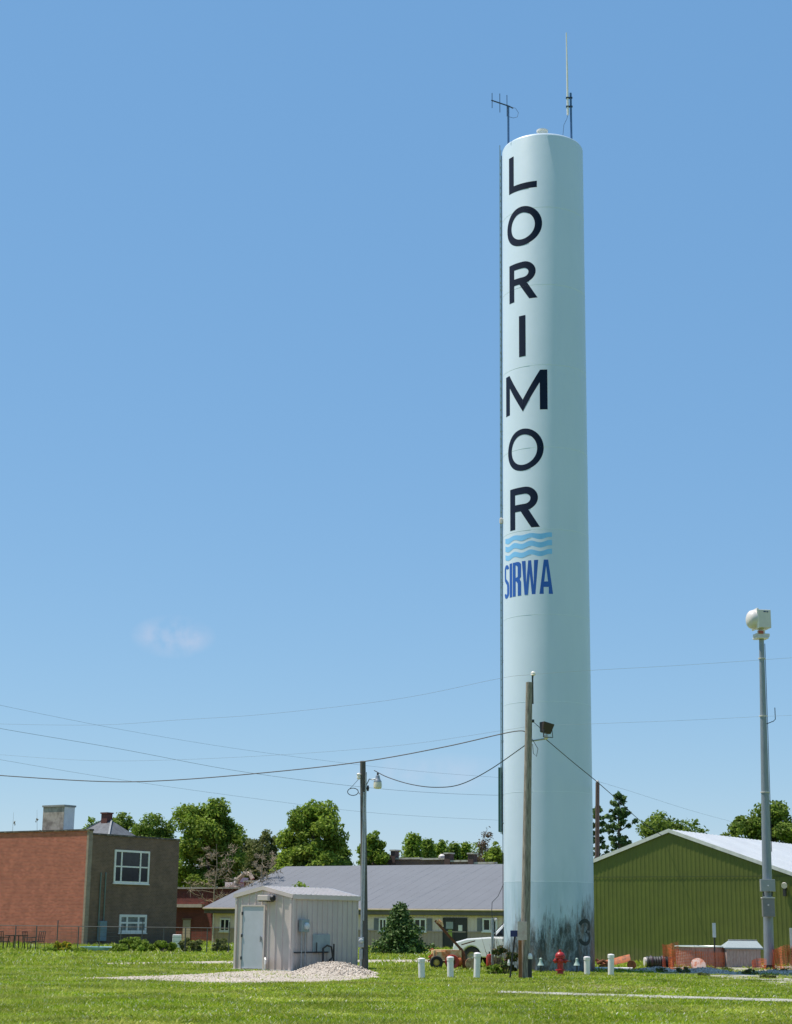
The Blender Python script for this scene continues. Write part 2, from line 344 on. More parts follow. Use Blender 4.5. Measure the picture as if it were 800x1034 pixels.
def tree(label, px, pytop, Y, wpx, lm, seed, nl=6500, leaf=.24, name='broadleaf_tree', group='trees beyond the buildings', cb=.25, lean=0, dens=1.0, cat='tree'):
    b = pt(px, 930, Y); b.z = 0; H = zat(b.x, b.y, pytop); sc = 1710 / Y; Wd = wpx / sc / 2
    t = thing(name, label, cat, b, group=group); q = random.Random(seed)
    mb = MB(); tips = branches(mb, (0, 0, 0), H * .86, Wd * .85, 13, H * .028, seed, first=cb)
    mb.build('trunk', BARK, t, smooth=True)
    cs = []; rs = []; ph = [q.uniform(0, 6.28) for _ in range(4)]
    lob = lambda a, z: .78 + .24 * math.sin(2 * a + ph[0] + z * 5) + .14 * math.sin(3 * a + ph[1] - z * 9) + .10 * math.sin(z * 17 + ph[2] + a)
    for e, L in tips:
        if e.z > H * .93: continue
        cs.append(e); rs.append(q.uniform(.12, .24) * Wd + .3)
    for i in range(60):
        a = q.uniform(0, 2 * PI); u = q.random() ** .45; zz = cb + (1 - cb) * q.random(); prof = math.sin(PI * min(1, (zz - cb) / (1 - cb) * .82 + .14)) ** .6
        prof *= lob(a, zz); c = Vector((math.cos(a) * u * Wd * .98 * prof, math.sin(a) * u * Wd * .98 * prof, H * zz * .93)); cs.append(c); rs.append(q.uniform(.09, .24) * Wd + .2)
    cs.append(Vector((q.uniform(-.15, .15) * Wd, 0, H - .18 * Wd))); rs.append(.2 * Wd)
    v, f = leaves(cs, rs, int(nl * 3.8), leaf * .62, seed)
    v[:, 2] = np.where(v[:, 2] > H, H - (v[:, 2] - H), v[:, 2])
    npmesh('crown', v, f, lm, t)
    return t
def conifer(label, px, pytop, Y, wpx, lm, seed, nl=5000, leaf=.13, name='conifer_tree', group=None, layers=20, gap=1.0, base=.04, cat='tree', openw=0, lab2=None):
    b = pt(px, 930, Y); b.z = 0; H = zat(b.x, b.y, pytop); Wd = wpx / (1710 / Y) / 2
    t = thing(name, label, cat, b, group=group); q = random.Random(seed)
    mb = MB(); mb.tube([(0, 0, 0), (0, 0, H * .5), (0, 0, H * .98)], [H * .022, H * .014, .01], 8); cs = []; rs = []
    for i in range(layers):
        z = H * (base + (1 - base) * (i + .3) / layers); rr = Wd * (1 - (z / H)) ** (.8 if not openw else .45) * q.uniform(.8, 1.08)
        nb = max(3, int(9 * (1 - z / H) + 4)) if not openw else 5
        for k in range(nb):
            a = k * 2 * PI / nb + i * .9 + q.uniform(-.3, .3); L = rr * q.uniform(.45 if openw else .7, 1.1)
            e = Vector((math.cos(a) * L, math.sin(a) * L, z - L * .12 + (L * q.uniform(-.1, .75) if openw else L * q.uniform(-.1, .12))))
            mb.tube([(0, 0, z), e], [.03 * H / 8, .008], 4)
            for s_ in ((.35, .65, .95) if not openw else (.6, 1.0)):
                cs.append(Vector((0, 0, z)).lerp(e, s_)); rs.append(max(.10, Wd * (.2 if not openw else .10), (H / layers * .55 if not openw else 0)) * (1.15 - .45 * s_) * q.uniform(.7, 1.25))
    cs.append(Vector((0, 0, H * .97))); rs.append(H * .02)
    mb.build('trunk', BARK, t, smooth=True)
    v, f = leaves(cs, rs, int(nl * 1.5), leaf, seed, flat=.9, up=.5); v[:, 2] = np.maximum(v[:, 2], .03)
    npmesh('crown', v, f, lm, t); return t
def bare(label, px, pytop, Y, wpx, seed, n=16, m=DEADB, name='dead_tree', zb=0, group='trees beyond the buildings', droop=.5, r=.10):
    b = pt(px, 930, Y); b.z = 0; H = zat(b.x, b.y, pytop); Wd = wpx / (1710 / Y) / 2
    t = thing(name, label, 'tree', b, group=group); mb = MB(); q = random.Random(seed)
    tips = branches(mb, (0, 0, 0), H, Wd * .9, n, r, seed, first=.35, sub=4, up=droop)
    tr = mb.build('trunk', m, t, smooth=True); tw = MB()
    for e, L in tips:
        for j in range(7):
            d = Vector((q.gauss(0, 1), q.gauss(0, 1), q.gauss(.2, .8))).normalized() * L * q.uniform(.25, .55); mid = e + d * .5 + Vector((0, 0, q.uniform(-.1, .1)))
            tw.tube([e, mid, e + d], [.022, .016, .008], 3, caps=False)
    tw.build('twigs', m, t, kind='stuff'); return t
def shrub(label, px, pybase, wpx, hpx, lm, seed, nl=700, leaf=.07, name='bush', cat='bush', group=None, Y=None):
    b = gp(px, pybase) if Y is None else pt(px, 930, Y); b.z = 0; sc = 1710 / b.y; Wd = wpx / sc / 2; H = hpx / sc
    t = thing(name, label, cat, b, group=group); q = random.Random(seed); mb = MB(); cs = []; rs = []
    for i in range(20):
        a = q.uniform(0, 2 * PI); u = q.random() ** .5 * .95; e = Vector((math.cos(a) * u * Wd, math.sin(a) * u * Wd, H * q.uniform(.2, .95) * (1 - .35 * u)))
        mb.tube([(e.x * .2, e.y * .2, 0), e], [.015, .006], 4); cs.append(e); rs.append(min(Wd, H) * q.uniform(.14, .36))
    mb.build('stems', BARK, t)
    v, f = leaves(cs, rs, nl, leaf, seed); v[:, 2] = np.clip(v[:, 2], .02, H)
    npmesh('foliage', v, f, lm, t); return t

tree('big leafy bright green tree behind the red brick store, left of the dead branches', 208, 804, 142, 92, LEAF_A, 11, nl=9500, cb=.22)
tree('full round-headed green tree behind the left end of the grey roof', 314, 806, 136, 86, LEAF_A, 12, nl=9000, cb=.22)
tree('low dark green tree seen over the far end of the dark brick building', 150, 820, 160, 78, LEAF_B, 13, nl=5500)
tree('green tree peeking up directly behind the slate roof and chimney of the house', 116, 818, 165, 62, LEAF_B, 14, nl=4500)
tree('low tree crown just right of the pale stone chimney', 88, 824, 170, 44, LEAF_A, 15, nl=2800)
tree('olive brown hazy tree between the two big green trees', 264, 836, 152, 52, LEAF_O, 16, nl=5200, leaf=.2)
tree('small green tree directly right of the lamp pole above the grey roof', 377, 838, 148, 40, LEAF_A, 17, nl=4200)
tree('green tree behind the grey roof left of the old row building', 345, 851, 160, 36, LEAF_B, 18, nl=3000)
bare('pale leafless drooping tree in front of the big green tree', 216, 852, 128, 56, 21, n=18, droop=.1)
bare('brownish bare brushy tree low between the big trees', 262, 858, 126, 42, 22, n=22, droop=.3)
bare('thin leafless twiggy tree poking above the red brick wall by the chimney', 33, 818, 125, 14, 23, n=7, droop=1.4, r=.05)
bare('thin leafless twiggy tree above the red brick wall at the picture edge', 9, 820, 125, 14, 24, n=6, droop=1.4, r=.05)
for i, (px, py, w) in enumerate([(416, 843, 26), (432, 848, 20), (446, 849, 18), (459, 852, 18), (470, 851, 16)]):
    lab = ['tallest green conifer at the left end of the row over the old brick roofline', 'second conifer from the left in the row over the old brick roofline', 'middle conifer of the row over the old brick roofline',
           'fourth conifer from the left in the row over the old brick roofline', 'rightmost dark conifer of the row, next to the brown thin tree'][i]
    conifer(lab, px, py, 172 + i * 3, w * 3.0, LEAF_B if i % 2 else LEAF_A, 30 + i, nl=5500, leaf=.19, group='conifers behind the old brick row')
for i, (px, py, w_, lm_) in enumerate([(424, 844, 70, LEAF_A), (452, 848, 74, LEAF_B), (478, 849, 70, LEAF_A)]):
    tree(['low rounded tree filling the gap behind the two leftmost conifers', 'low bright tree behind the middle conifer of the row', 'low dark tree between the conifer row and the brown thin tree'][i], px, py, 182 + 3 * i, w_, lm_, 90 + i, nl=3000, cb=.1)
tree('low green tree low behind the pale dead branches', 244, 845, 158, 60, LEAF_O, 97, nl=4500, cb=.1)
tree('thin brown sparsely leafed tree behind the roofline near the tower', 492, 833, 165, 36, LEAF_R, 36, nl=1100, leaf=.16)
tree('green rounded tree beside the tower above the grey roof', 500, 849, 150, 34, LEAF_A, 37, nl=3400)
conifer('open branched pine directly right of the dark far pole', 627, 801, 128, 60, LEAF_C, 38, nl=2600, leaf=.17, name='pine_tree', layers=19, openw=1, base=.15, group='trees behind the green shed')
conifer('narrow pine half hidden behind the tower and the far pole', 606, 812, 134, 46, LEAF_C, 39, nl=1700, leaf=.17, name='pine_tree', layers=15, openw=1, base=.15, group='trees behind the green shed')
tree('wide olive green tree behind the peak of the green metal building', 676, 817, 145, 92, LEAF_B, 40, nl=6500, cb=.2, group='trees behind the green shed')
tree('small round tree behind the white roof slope right of the peak', 706, 826, 140, 60, LEAF_B, 44, nl=2400, cb=.2, group='trees behind the green shed')
tree('tall dark tree at the right edge behind the siren pole', 785, 807, 135, 84, LEAF_B, 41, nl=8000, cb=.15, group='trees behind the green shed')
tree('lower dark tree just left of the siren pole behind the white roof', 752, 822, 140, 44, LEAF_B, 42, nl=4500, cb=.15, group='trees behind the green shed')
tree('small young tree whose top shows over the small grey utility shed roof', 303, 889, 84, 30, LEAF_A, 43, nl=2200, leaf=.13, group=None, name='young_tree')
conifer('broad dark green spruce on the lawn in front of the grey building', 404, 914, 90, 70, LEAF_C, 45, nl=9000, leaf=.075, name='spruce_tree', layers=13)

# ------------------------------------------------------------------ water tower
Tr = 1.655
c0 = gp(554.9, 981.5); d_ = Vector((c0.x, c0.y, 0)).normalized(); T = Vector((c0.x, c0.y, 0)) + d_ * Tr
FA = math.atan2(T.x, T.y)                    # bearing of the tower
def tsurf(deg, r=Tr):
    a = math.radians(deg); v = Vector((math.sin(a), -math.cos(a), 0)); return v * r
def tworld(deg): # world xy of surface point
    v = tsurf(deg); c, s = math.cos(-FA), math.sin(-FA); return T.x + v.x * c - v.y * s, T.y + v.x * s + v.y * c
def tz(deg, py): x, y = tworld(deg); return zat(x, y, py)
Htop = tz(0, 133.5)
print('TOWER', T, Htop)
tw = thing('water_tower', 'tall pale blue cylindrical standpipe water tower with LORIMOR down its side', 'water tower', T, -FA); tw.rotation_euler.y = .003
SEAM = tz(0, 890)
def towermat():
    m, nt, p = newmat('tower_paint'); L = nt.links.new
    tc = nd(nt, 'ShaderNodeTexCoord'); sx = nd(nt, 'ShaderNodeSeparateXYZ'); L(tc.outputs['Object'], sx.inputs[0])
    def noise(scale, det, st, rough=.6):
        mp = nd(nt, 'ShaderNodeMapping'); mp.inputs['Scale'].default_value = st; L(tc.outputs['Object'], mp.inputs[0])
        n = nd(nt, 'ShaderNodeTexNoise'); n.inputs['Scale'].default_value = scale; n.inputs['Detail'].default_value = det; n.inputs['Roughness'].default_value = rough
        L(mp.outputs[0], n.inputs['Vector']); return n.outputs['Fac']
    def mapr(src, a, b, c, d):
        r = nd(nt, 'ShaderNodeMapRange'); L(src, r.inputs[0]); 
        for i, v_ in enumerate((a, b, c, d)): r.inputs[i + 1].default_value = v_
        return r.outputs[0]
    def mth(op, a, b):
        r = nd(nt, 'ShaderNodeMath', operation=op); r.use_clamp = False
        for i, v_ in enumerate((a, b)):
            if isinstance(v_, (int, float)): r.inputs[i].default_value = v_
            else: L(v_, r.inputs[i])
        return r.outputs[0]
    def mix(f, a, b):
        r = nd(nt, 'ShaderNodeMix', data_type='RGBA'); L(f, r.inputs[0])
        for i, v_ in ((6, a), (7, b)):
            if isinstance(v_, tuple): r.inputs[i].default_value = rgb(v_)
            else: L(v_, r.inputs[i])
        return r.outputs[2]
    base = mix(mapr(noise(.6, 5, (1, 1, .3)), .35, .65, 0, 1), (.515, .615, .72), (.55, .65, .755))
    # faint dirt bloom on the lowest plate course
    bloom = mth('MULTIPLY', mapr(sx.outputs[2], 1.5, 5.5, 1, 0), mapr(noise(1.6, 6, (1, 1, .35)), .42, .68, 0, 1))
    band = mth('MULTIPLY', mapr(sx.outputs[2], SEAM - .01, SEAM + .01, 1, 0), mapr(noise(2.4, 6, (1, 1, .12), .7), .3, .62, .25, 1))
    base = mix(mth('MULTIPLY', band, .55), base, (.30, .45, .56))
    c1 = mix(mth('MULTIPLY', bloom, .5), base, (.22, .38, .46))
    runs = mth('MULTIPLY', mapr(noise(5.5, 5, (1.2, 1.2, .05), .7), .54, .66, 0, 1), mapr(sx.outputs[2], .8, SEAM, 1, .15))
    runs = mth('MULTIPLY', runs, mapr(sx.outputs[2], SEAM, SEAM + .02, 1, .12))
    c2 = mix(mth('MULTIPLY', runs, .6), c1, (.12, .19, .15))
    fade = mapr(noise(.35, 4, (1, 1, .25), .6), .4, .7, 0, .25); c2 = mix(fade, c2, (.60, .66, .74))
    # dark algae: its top edge is ragged, tall thin tongues
    tong = mth('ADD', mth('MULTIPLY', noise(7.5, 5, (1.1, 1.1, .16), .8), 3.2), mth('MULTIPLY', noise(1.3, 3, (1, 1, .5)), 1.6))
    lvl = mth('SUBTRACT', mth('SUBTRACT', tong, .72), sx.outputs[2])
    side = mapr(sx.outputs[0], -1.6, -1.0, -.7, 0); lvl = mth('ADD', lvl, side)
    side2 = mapr(sx.outputs[0], .2, 1.4, 0, .7); lvl = mth('ADD', lvl, side2)
    al = mth('MULTIPLY', mapr(lvl, -.25, .6, 0, 1), mapr(noise(5.1, 7, (1, 1, .4), .8), .38, .54, .55, 1))
    c3 = mix(mth('MULTIPLY', al, .93), c2, mix(mapr(noise(4, 5, (1, 1, .3)), .48, .62, 0, 1), (.016, .022, .018), (.10, .062, .035)))
    L(c3, p.inputs['Base Color']); p.inputs['Roughness'].default_value = .42; p.inputs['Specular IOR Level'].default_value = .4
    bp = nd(nt, 'ShaderNodeBump'); bp.inputs['Distance'].default_value = .02; L(noise(1.2, 2, (1, 1, 1)), bp.inputs['Height']); bp.inputs['Strength'].default_value = .3
    L(bp.outputs[0], p.inputs['Normal'])
    return m
TPAINT = towermat()
TRIM = mat('tower_trim_paint', (.60, .70, .80), .45, var=.05)
b = MB(); prof = [(Tr, -.05), (Tr, Htop - .12), (Tr - .03, Htop - .05), (Tr - .1, Htop)]
prof += [(Tr * k, Htop + .30 * (1 - k * k)) for k in (.8, .6, .4, .2, .05)]
b.lathe(prof, 128); body = b.build('shell', TPAINT, tw, smooth=True)
z1 = tz(0, 890)
seam0 = z1
zs = [tz(0, q_) for q_ in (890, 799, 708, 620, 534, 451, 368, 287, 209)]
for z in zs:
    mb = MB(); mb.lathe([(Tr - .01, z - .014), (Tr + .003, z - .010), (Tr + .0046, z), (Tr + .003, z + .010), (Tr - .01, z + .014)], 128)
    mb.build('weld_seam', TRIM, tw, smooth=True)
mb = MB(); mb.lathe([(.2, Htop + .38), (.2, Htop + .84), (.24, Htop + .85), (.24, Htop + .9), (.12, Htop + .95), (.02, Htop + .97)], 24); mb.build('hatch', WHITE, tw, smooth=True)
mb = MB(); mb.lathe([(Tr + .12, -.04), (Tr + .12, .03), (Tr - .02, .035)], 96); mb.build('base_plate', mat('stained_base_plate', (.03, .035, .03), .9), tw)
# ladder, seen edge-on at the left side
lz0, lz1 = tz(-85, 842), Htop - .1
lad = MB()
for s_ in (-9, 9):
    p_ = tsurf(-94 + s_ * .8, Tr + .10); lad.tube([(p_.x, p_.y, lz0), (p_.x, p_.y, lz1 + .35)], .016, 6)
p0, p1 = tsurf(-94 - 7.2, Tr + .10), tsurf(-94 + 7.2, Tr + .10); z = lz0 + .1
while z < lz1: lad.tube([(p0.x, p0.y, z), (p1.x, p1.y, z)], .01, 5); z += .3
z = lz0 + .4
while z < lz1:
    for s_ in (-7.2, 7.2):
        a_ = tsurf(-94 + s_, Tr + .10); c_ = tsurf(-94 + s_, Tr - .01); lad.tube([(a_.x, a_.y, z), (c_.x, c_.y, z)], .014, 5)
    z += 3.05
lad.build('ladder', mat('ladder_paint', (.17, .25, .28), .6), tw)
gz0, gz1 = tz(-88, 840), tz(-88, 775)
mb = MB(); mt_ = Matrix.Rotation(math.radians(-94), 4, 'Z')
mb.box(-.2, .2, -(Tr + .19), -(Tr + .06), gz0, gz1, mt_); mb.build('ladder_guard', mat('green_ladder_guard', (.045, .12, .10), .6), tw, bevel=.01)
p_ = tsurf(-88, Tr + .03); cb_ = MB(); cb_.tube([(p_.x, p_.y, 1.0), (p_.x, p_.y, Htop - .2)], .012, 6); cb_.build('coax_cable', WIRE, tw)
# small bracket lamp at left edge
mb = MB(); p_ = tsurf(-86, Tr + .07); zz = tz(-86, 526); mb.lathe([(.02, -.12), (.07, -.1), (.07, .08), (.02, .12)], 12, (p_.x, p_.y, zz)); mb.build('obstruction_lamp', OFFWHITE, tw, smooth=True)

# --- painted lettering wrapped on the shell
def outline_mesh(loops):
    from mathutils.geometry import delaunay_2d_cdt
    P, E = [], []
    for lp in loops:
        o = len(P); n = len(lp); P += [Vector(q) for q in lp]; E += [(o + i, o + (i + 1) % n) for i in range(n)]
    vs, es, fs, *_ = delaunay_2d_cdt(P, E, [], 0, 1e-6)
    def inside(x, y):
        c = False
        for lp in loops:
            n = len(lp)
            for i in range(n):
                (ax, ay), (bx_, by) = lp[i], lp[(i + 1) % n]
                if (ay > y) != (by > y) and x < (bx_ - ax) * (y - ay) / (by - ay) + ax: c = not c
        return c
    keep = [f for f in fs if inside(sum(vs[i].x for i in f) / 3, sum(vs[i].y for i in f) / 3)]
    me = bpy.data.meshes.new('letter'); me.from_pydata([(v.x, v.y, 0) for v in vs], [], keep); me.update(); return me
def wrap(name, loops, ang, z0, m, h=.0045, parent=tw, step=.04, shear=None):
    """loops: outline in metres, x centred on ang (deg), y up from z0"""
    me = outline_mesh(loops); bm = bmesh.new(); bm.from_mesh(me)
    xs = [v.co.x for v in bm.verts]; x = min(xs) + step
    while x < max(xs):
        bmesh.ops.bisect_plane(bm, geom=bm.verts[:] + bm.edges[:] + bm.faces[:], plane_co=(x, 0, 0), plane_no=(1, 0, 0)); x += step
    a0 = math.radians(ang)
    for v in bm.verts:
        a = a0 + v.co.x / 1.525; r = Tr + h; zz = z0 + v.co.y; v.co = (r * math.sin(a), -r * math.cos(a), zz)
    bmesh.ops.recalc_face_normals(bm, faces=bm.faces)
    for f in bm.faces:
        c = f.calc_center_median()
        if f.normal.x * c.x + f.normal.y * c.y < 0: f.normal_flip()
    bm.to_mesh(me); bm.free(); me.materials.clear(); me.materials.append(m); me.name = name; me.shade_smooth()
    return link(name, me, parent)
def ell(cx, cy, rx, ry, n=56): return [(cx + rx * math.cos(2 * PI * i / n), cy + ry * math.sin(2 * PI * i / n)) for i in range(n)]
def arc(cx, cy, rx, ry, a0, a1, n=16): return [(cx + rx * math.cos(math.radians(a0 + (a1 - a0) * i / n)), cy + ry * math.sin(math.radians(a0 + (a1 - a0) * i / n))) for i in range(n + 1)]
AW = -31
def L_(w, h, t): return [[(0, 0), (w, 0), (w, t), (t, t), (t, h), (0, h)]]
def O_(w, h, t): return [ell(w / 2, h / 2, w / 2, h / 2), ell(w / 2, h / 2, w / 2 - t, h / 2 - t)]
def I_(w, h, t): return [[(0, 0), (t, 0), (t, h), (0, h)]]
def R_(w, h, t):
    yb = h * .42; r = (h - yb) / 2; xb = w * .93 - r
    out = [(0, 0), (t, 0), (t, yb), (w * .42, yb), (w - t * 1.12, 0), (w, 0), (w * .42 + t * 1.22, yb)]
    out += arc(xb, yb + r, w * .95 - xb, r, -75, 90) + [(0, h)]
    inn = [(t, yb + t), (t, h - t)] + arc(xb, yb + r, w * .95 - xb - t, r - t, 90, -90) 
    return [out, inn]
def M_(w, h, t):
    return [[(0, 0), (t, 0), (t, h * .68), (w / 2, h * .0), (w - t, h * .68), (w - t, 0), (w, 0), (w, h), (w - t * .95, h), (w / 2, h * .3), (t * .95, h), (0, h)]]
def band(fn, ang, ltop, lbot, w, t, name, m=NAVY):
    z0 = tz(ang, lbot); z1_ = tz(ang, ltop); lp = fn(w, z1_ - z0, t)
    lp = [[(x - w / 2, y) for x, y in l] for l in lp]; return wrap(name, lp, ang, z0, m)
# rows measured at each letter's own centre bearing
band(L_, -31.5, 155.2, 191.9, 1.25, .275, 'painted_letter')
band(O_, -30.5, 208.6, 248.0, 1.56, .27, 'painted_letter')
band(R_, -31.5, 264.6, 303.0, 1.24, .275, 'painted_letter')
o_ = band(I_, -31.0, 318.8, 360.0, .275, .275, 'painted_letter')
band(M_, -30.5, 375.5, 415.6, 1.84, .275, 'painted_letter')
band(O_, -30.5, 433.0, 475.3, 1.54, .235, 'painted_letter')
band(R_, -31.0, 491.8, 533.6, 1.26, .275, 'painted_letter')
SKYB = mat('light_blue_wave_paint', (.22, .53, .92), .45, var=.03)
LOGOB = mat('royal_blue_paint', (.012, .10, .46), .5, var=.05)
za, zb_ = tz(-31, 565.3), tz(-31, 539.8); hh = zb_ - za; LW = 2.06
# waves: three blue wavy stripes and a bottom one whose lower edge is straight
def wy(x, k): return hh * .045 * math.cos((x + LW / 2) / LW * 2 * PI * 3 + .6)
nb_ = 64; X = [-LW / 2 + LW * i / nb_ for i in range(nb_ + 1)]
for lo, hi_ in ((.80, 1.0), (.47, .68), (.0, .36)):
    top = [(x, hh * hi_ + (wy(x, 0) if hi_ < .99 else wy(x, 0) * .5)) for x in X]; bot = [(x, hh * lo + (wy(x, 0) if lo > 0 else 0)) for x in X]
    if lo == 0.0:
        top = [(x, hh * .33 + wy(x, 0)) for x in X]; bot = [(x, hh * .13 + wy(x, 0)) for x in X]
    wrap('painted_wave', [top + bot[::-1]], -30.5, za, SKYB)
# SIRWA
sz0, sz1 = tz(-31, 601.0), tz(-31, 566.6); sh = sz1 - sz0
def stroke(pts, t):
    P = [Vector(p) for p in pts]; L1, R1 = [], []
    for i, p in enumerate(P):
        d = (P[min(i + 1, len(P) - 1)] - P[max(i - 1, 0)]).normalized(); n = Vector((-d.y, d.x)) * t / 2
        L1.append((p.x + n.x, p.y + n.y)); R1.append((p.x - n.x, p.y - n.y))
    return L1 + R1[::-1]
def S2(w, h, t):
    r = w / 2 - t / 2; cx = w / 2
    p = arc(cx, h - t / 2 - r, r, r, 5, 180, 12) + [(t / 2, h * .66), (t / 2 + w * .05, h * .57), (cx, h * .5), (w - t / 2 - w * .05, h * .43), (w - t / 2, h * .34)] + arc(cx, t / 2 + r, r, r, 0, -185, 12)
    return [stroke(p, t)]
def R2(w, h, t):
    yb = h * .44; r = w * .42
    out = [(0, 0), (t, 0), (t, yb), (w * .45, yb), (w - t, yb - t * .7), (w - t, 0), (w, 0), (w, yb - t * .3), (w * .84, yb + t * .45), (w, yb + t)]
    out += [(w, h - r * .7)] + arc(w - r, h - r * .8, r, r * .8, 10, 90, 8) + [(0, h)]
    return [out, [(t, yb + t * .8), (w - t, yb + t * 1.1), (w - t, h - t * 1.2), (w - t * 1.5, h - t * .8), (t, h - t * .8)]]
def W2(w, h, t):
    return [[(0, h), (w * .17, 0), (w * .38, 0), (w * .5, h * .62), (w * .62, 0), (w * .83, 0), (w, h), (w - t, h), (w * .73, h * .26), (w * .59, h), (w * .41, h), (w * .27, h * .26), (t, h)]]
def A2(w, h, t):
    return [[(0, 0), (t, 0), (w * .31, h * .2), (w * .69, h * .2), (w - t, 0), (w, 0), (w * .66, h), (w * .34, h)], [(w * .36, h * .36), (w * .64, h * .36), (w * .5, h * .82)]]
x = -1.08
for fn, w_ in ((S2, .39), (I_, .15), (R2, .40), (W2, .62), (A2, .47)):
    lp = fn(w_, sh, .15); wrap('painted_logo_letter', [[(a + x, b_) for a, b_ in l] for l in lp], -32, sz0, LOGOB, h=.0045); x += w_ + .035
# the figure 3 near the base
n0, n1 = tz(52, 955.0), tz(52, 927.5); nh = n1 - n0; nw = .66; nt_ = .14; r = nw / 2 - nt_ / 2
q1 = arc(0, nh - nt_ / 2 - nh * .21, r, nh * .21, 165, -80, 14); q2 = arc(0, nt_ / 2 + nh * .235, r * 1.05, nh * .235, 80, -165, 14)
wrap('painted_number', [stroke(q1 + q2[1:], nt_)], 51.5, n0, mat('dark_green_number', (.012, .022, .02), .6), h=.0045)

# ------------------------------------------------------------------ antennas on the tower
def tow_xy(px, py, back=0):
    return None
BLUEM = mat('blue_grey_mast', (.06, .14, .30), .5, .2)
DKM = mat('dark_antenna_metal', (.03, .045, .07), .5, .4)
p = pt(513.5, 139, T.y - .1); p.z = Htop - .03
h1 = zat(p.x, p.y, 108)
ya = thing('yagi_antenna', 'small dark antenna with three upright rods, on the left of the tower top', 'antenna', p)
mb = MB(); mb.tube([(0, 0, 0), (0, 0, h1 - p.z + .05)], .045, 8); mb.build('mast', BLUEM, ya)
s_ = 1710 / math.hypot(T.y, Htop) ; top = Vector((0, 0, h1 - p.z))
a_ = pt(496.5, 101.3, T.y - .8) - p; c_ = pt(518, 109.2, T.y + .1) - p
mb = MB(); mb.tube([a_, top + Vector((0, -.05, .02)), c_], .03, 6); mb.build('boom', DKM, ya)
for px, y0, y1, q_ in ((497, 94, 109, 0.02), (504.8, 94.5, 113.5, .42), (512, 96, 117.5, .85)):
    Yq = T.y - .8 + .75 * q_; e0, e1 = pt(px, y0, Yq) - p, pt(px, y1, Yq) - p; e1.x = e0.x
    mb = MB(); mb.tube([e0, e1], .014, 5); mb.build('element', DKM, ya)
mb = MB(); mb.tube([top + Vector((.05, 0, 0)), top + Vector((.3, 0, -.05)), top + Vector((.42, 0, -.25)), top + Vector((.38, 0, -.45)), top + Vector((.2, 0, -.5)), top + Vector((.04, 0, -.45))], .008, 5); mb.build('cable_loop', WIRE, ya)
p = pt(577, 135.5, T.y); p.z = Htop - .05; h1 = zat(p.x, p.y, 94)
wa = thing('whip_antenna', 'tall thin white whip antenna clamped to a blue mast, right side of tower top', 'antenna', p)
mb = MB(); mb.tube([(0, 0, 0), (0, 0, h1 - p.z)], .045, 8); mb.build('mast', BLUEM, wa)
w0, w1 = zat(p.x - .14, p.y, 116) - p.z, zat(p.x - .14, p.y, 33) - p.z
mb = MB(); mb.tube([(-.13, 0, w0), (-.13, 0, w0 + (w1 - w0) * .5), (-.14, 0, w1)], [.045, .038, .022], 8); mb.build('whip', WHITE, wa, smooth=True)
for k in (.35, .75): MB().box(-.2, .07, -.05, .05, w0 + k, w0 + k + .05).build('clamp', DKM, wa)
mb = MB(); mb.tube([(-.13, 0, w0), (-.18, 0, w0 - .2), (-.3, 0, w0 - .45), (-.42, .1, 0)], .008, 5); mb.build('cable', WIRE, wa)
mb = MB(); mb.lathe([(.09, .0), (.09, .08), (.05, .1)], 12); mb.build('foot_flange', WHITE, wa)

# ------------------------------------------------------------------ utility poles, wires
def pole(name, label, base, top, r0, r1, m, cat='utility pole', group=None):
    base = Vector(base); t = thing(name, label, cat, base, group=group); d = Vector(top) - base
    mb = MB(); mb.tube([(0, 0, -.1), d * .5, d], [r0, (r0 + r1) / 2, r1], 14); mb.build('shaft', m, t, smooth=True)
    return t, d
pb = gp(530, 988.5); pb.z = 0
ptop = pt(534.5, 689, pb.y)
up, d = pole('utility_pole', 'tall weathered wooden pole standing directly in front of the water tower', pb, ptop, .155, .105, WOOD, group='wooden utility poles')
Yp = pb.y
def lp(px, py, Y): return pt(px, py, Y) - pb
def along(py): # axis point of the front pole at an image row
    s = solve(lambda q: proj(pb + d * q)[1], py, 0, 1.1); return d * s
k = along(689)
mb = MB(); mb.bar(k + Vector((.11, 0, -.7)), k + Vector((.11, 0, .2)), .05, .03); mb.tube([k + Vector((.11, 0, .15)), k + Vector((.13, 0, .34))], .03, 6); mb.build('pole_top_bracket', BLACK, up)
mb = MB(); mb.lathe([(.03, 0), (.09, .03), (.06, .06), (.08, .09), (.03, .14)], 14, k + Vector((.13, 0, .22))); mb.build('insulator', WHITE, up, smooth=True)
k = along(745)
mb = MB(); mb.tube([k + Vector((.1, -.02, -.1)), k + Vector((.35, -.05, -.06)), k + Vector((.55, -.08, -.03))], .028, 8); mb.build('lamp_arm', GALV, up)
fl = thing('flood_light', 'black bodied flood light on a bracket arm of the pole in front of the tower', 'flood light', pb + k + Vector((.56, -.1, 0)), math.radians(25))
mt_ = Matrix.Translation((0, 0, .27)) @ Matrix.Rotation(math.radians(12), 4, 'Y')
mb = MB(); mb.add([mt_ @ Vector(q) for q in ((-.15, -.1, -.13), (.15, -.1, -.13), (.15, .1, -.13), (-.15, .1, -.13), (-.2, -.16, .2), (.2, -.16, .2), (.2, .16, .2), (-.2, .16, .2))],
                  [(3, 2, 1, 0), (4, 5, 6, 7), (0, 1, 5, 4), (1, 2, 6, 5), (2, 3, 7, 6), (3, 0, 4, 7)]); mb.build('housing', mat('dark_brown_housing', (.035, .022, .018), .5), fl, bevel=.02)
mb = MB(); mb.bar((-.17, -.13, 0), (-.15, -.12, .25), .03, .02); mb.bar((.17, -.13, 0), (.15, -.12, .25), .03, .02); mb.bar((-.17, -.13, 0), (.17, -.13, 0), .03, .02); mb.build('yoke', BLACK, fl)
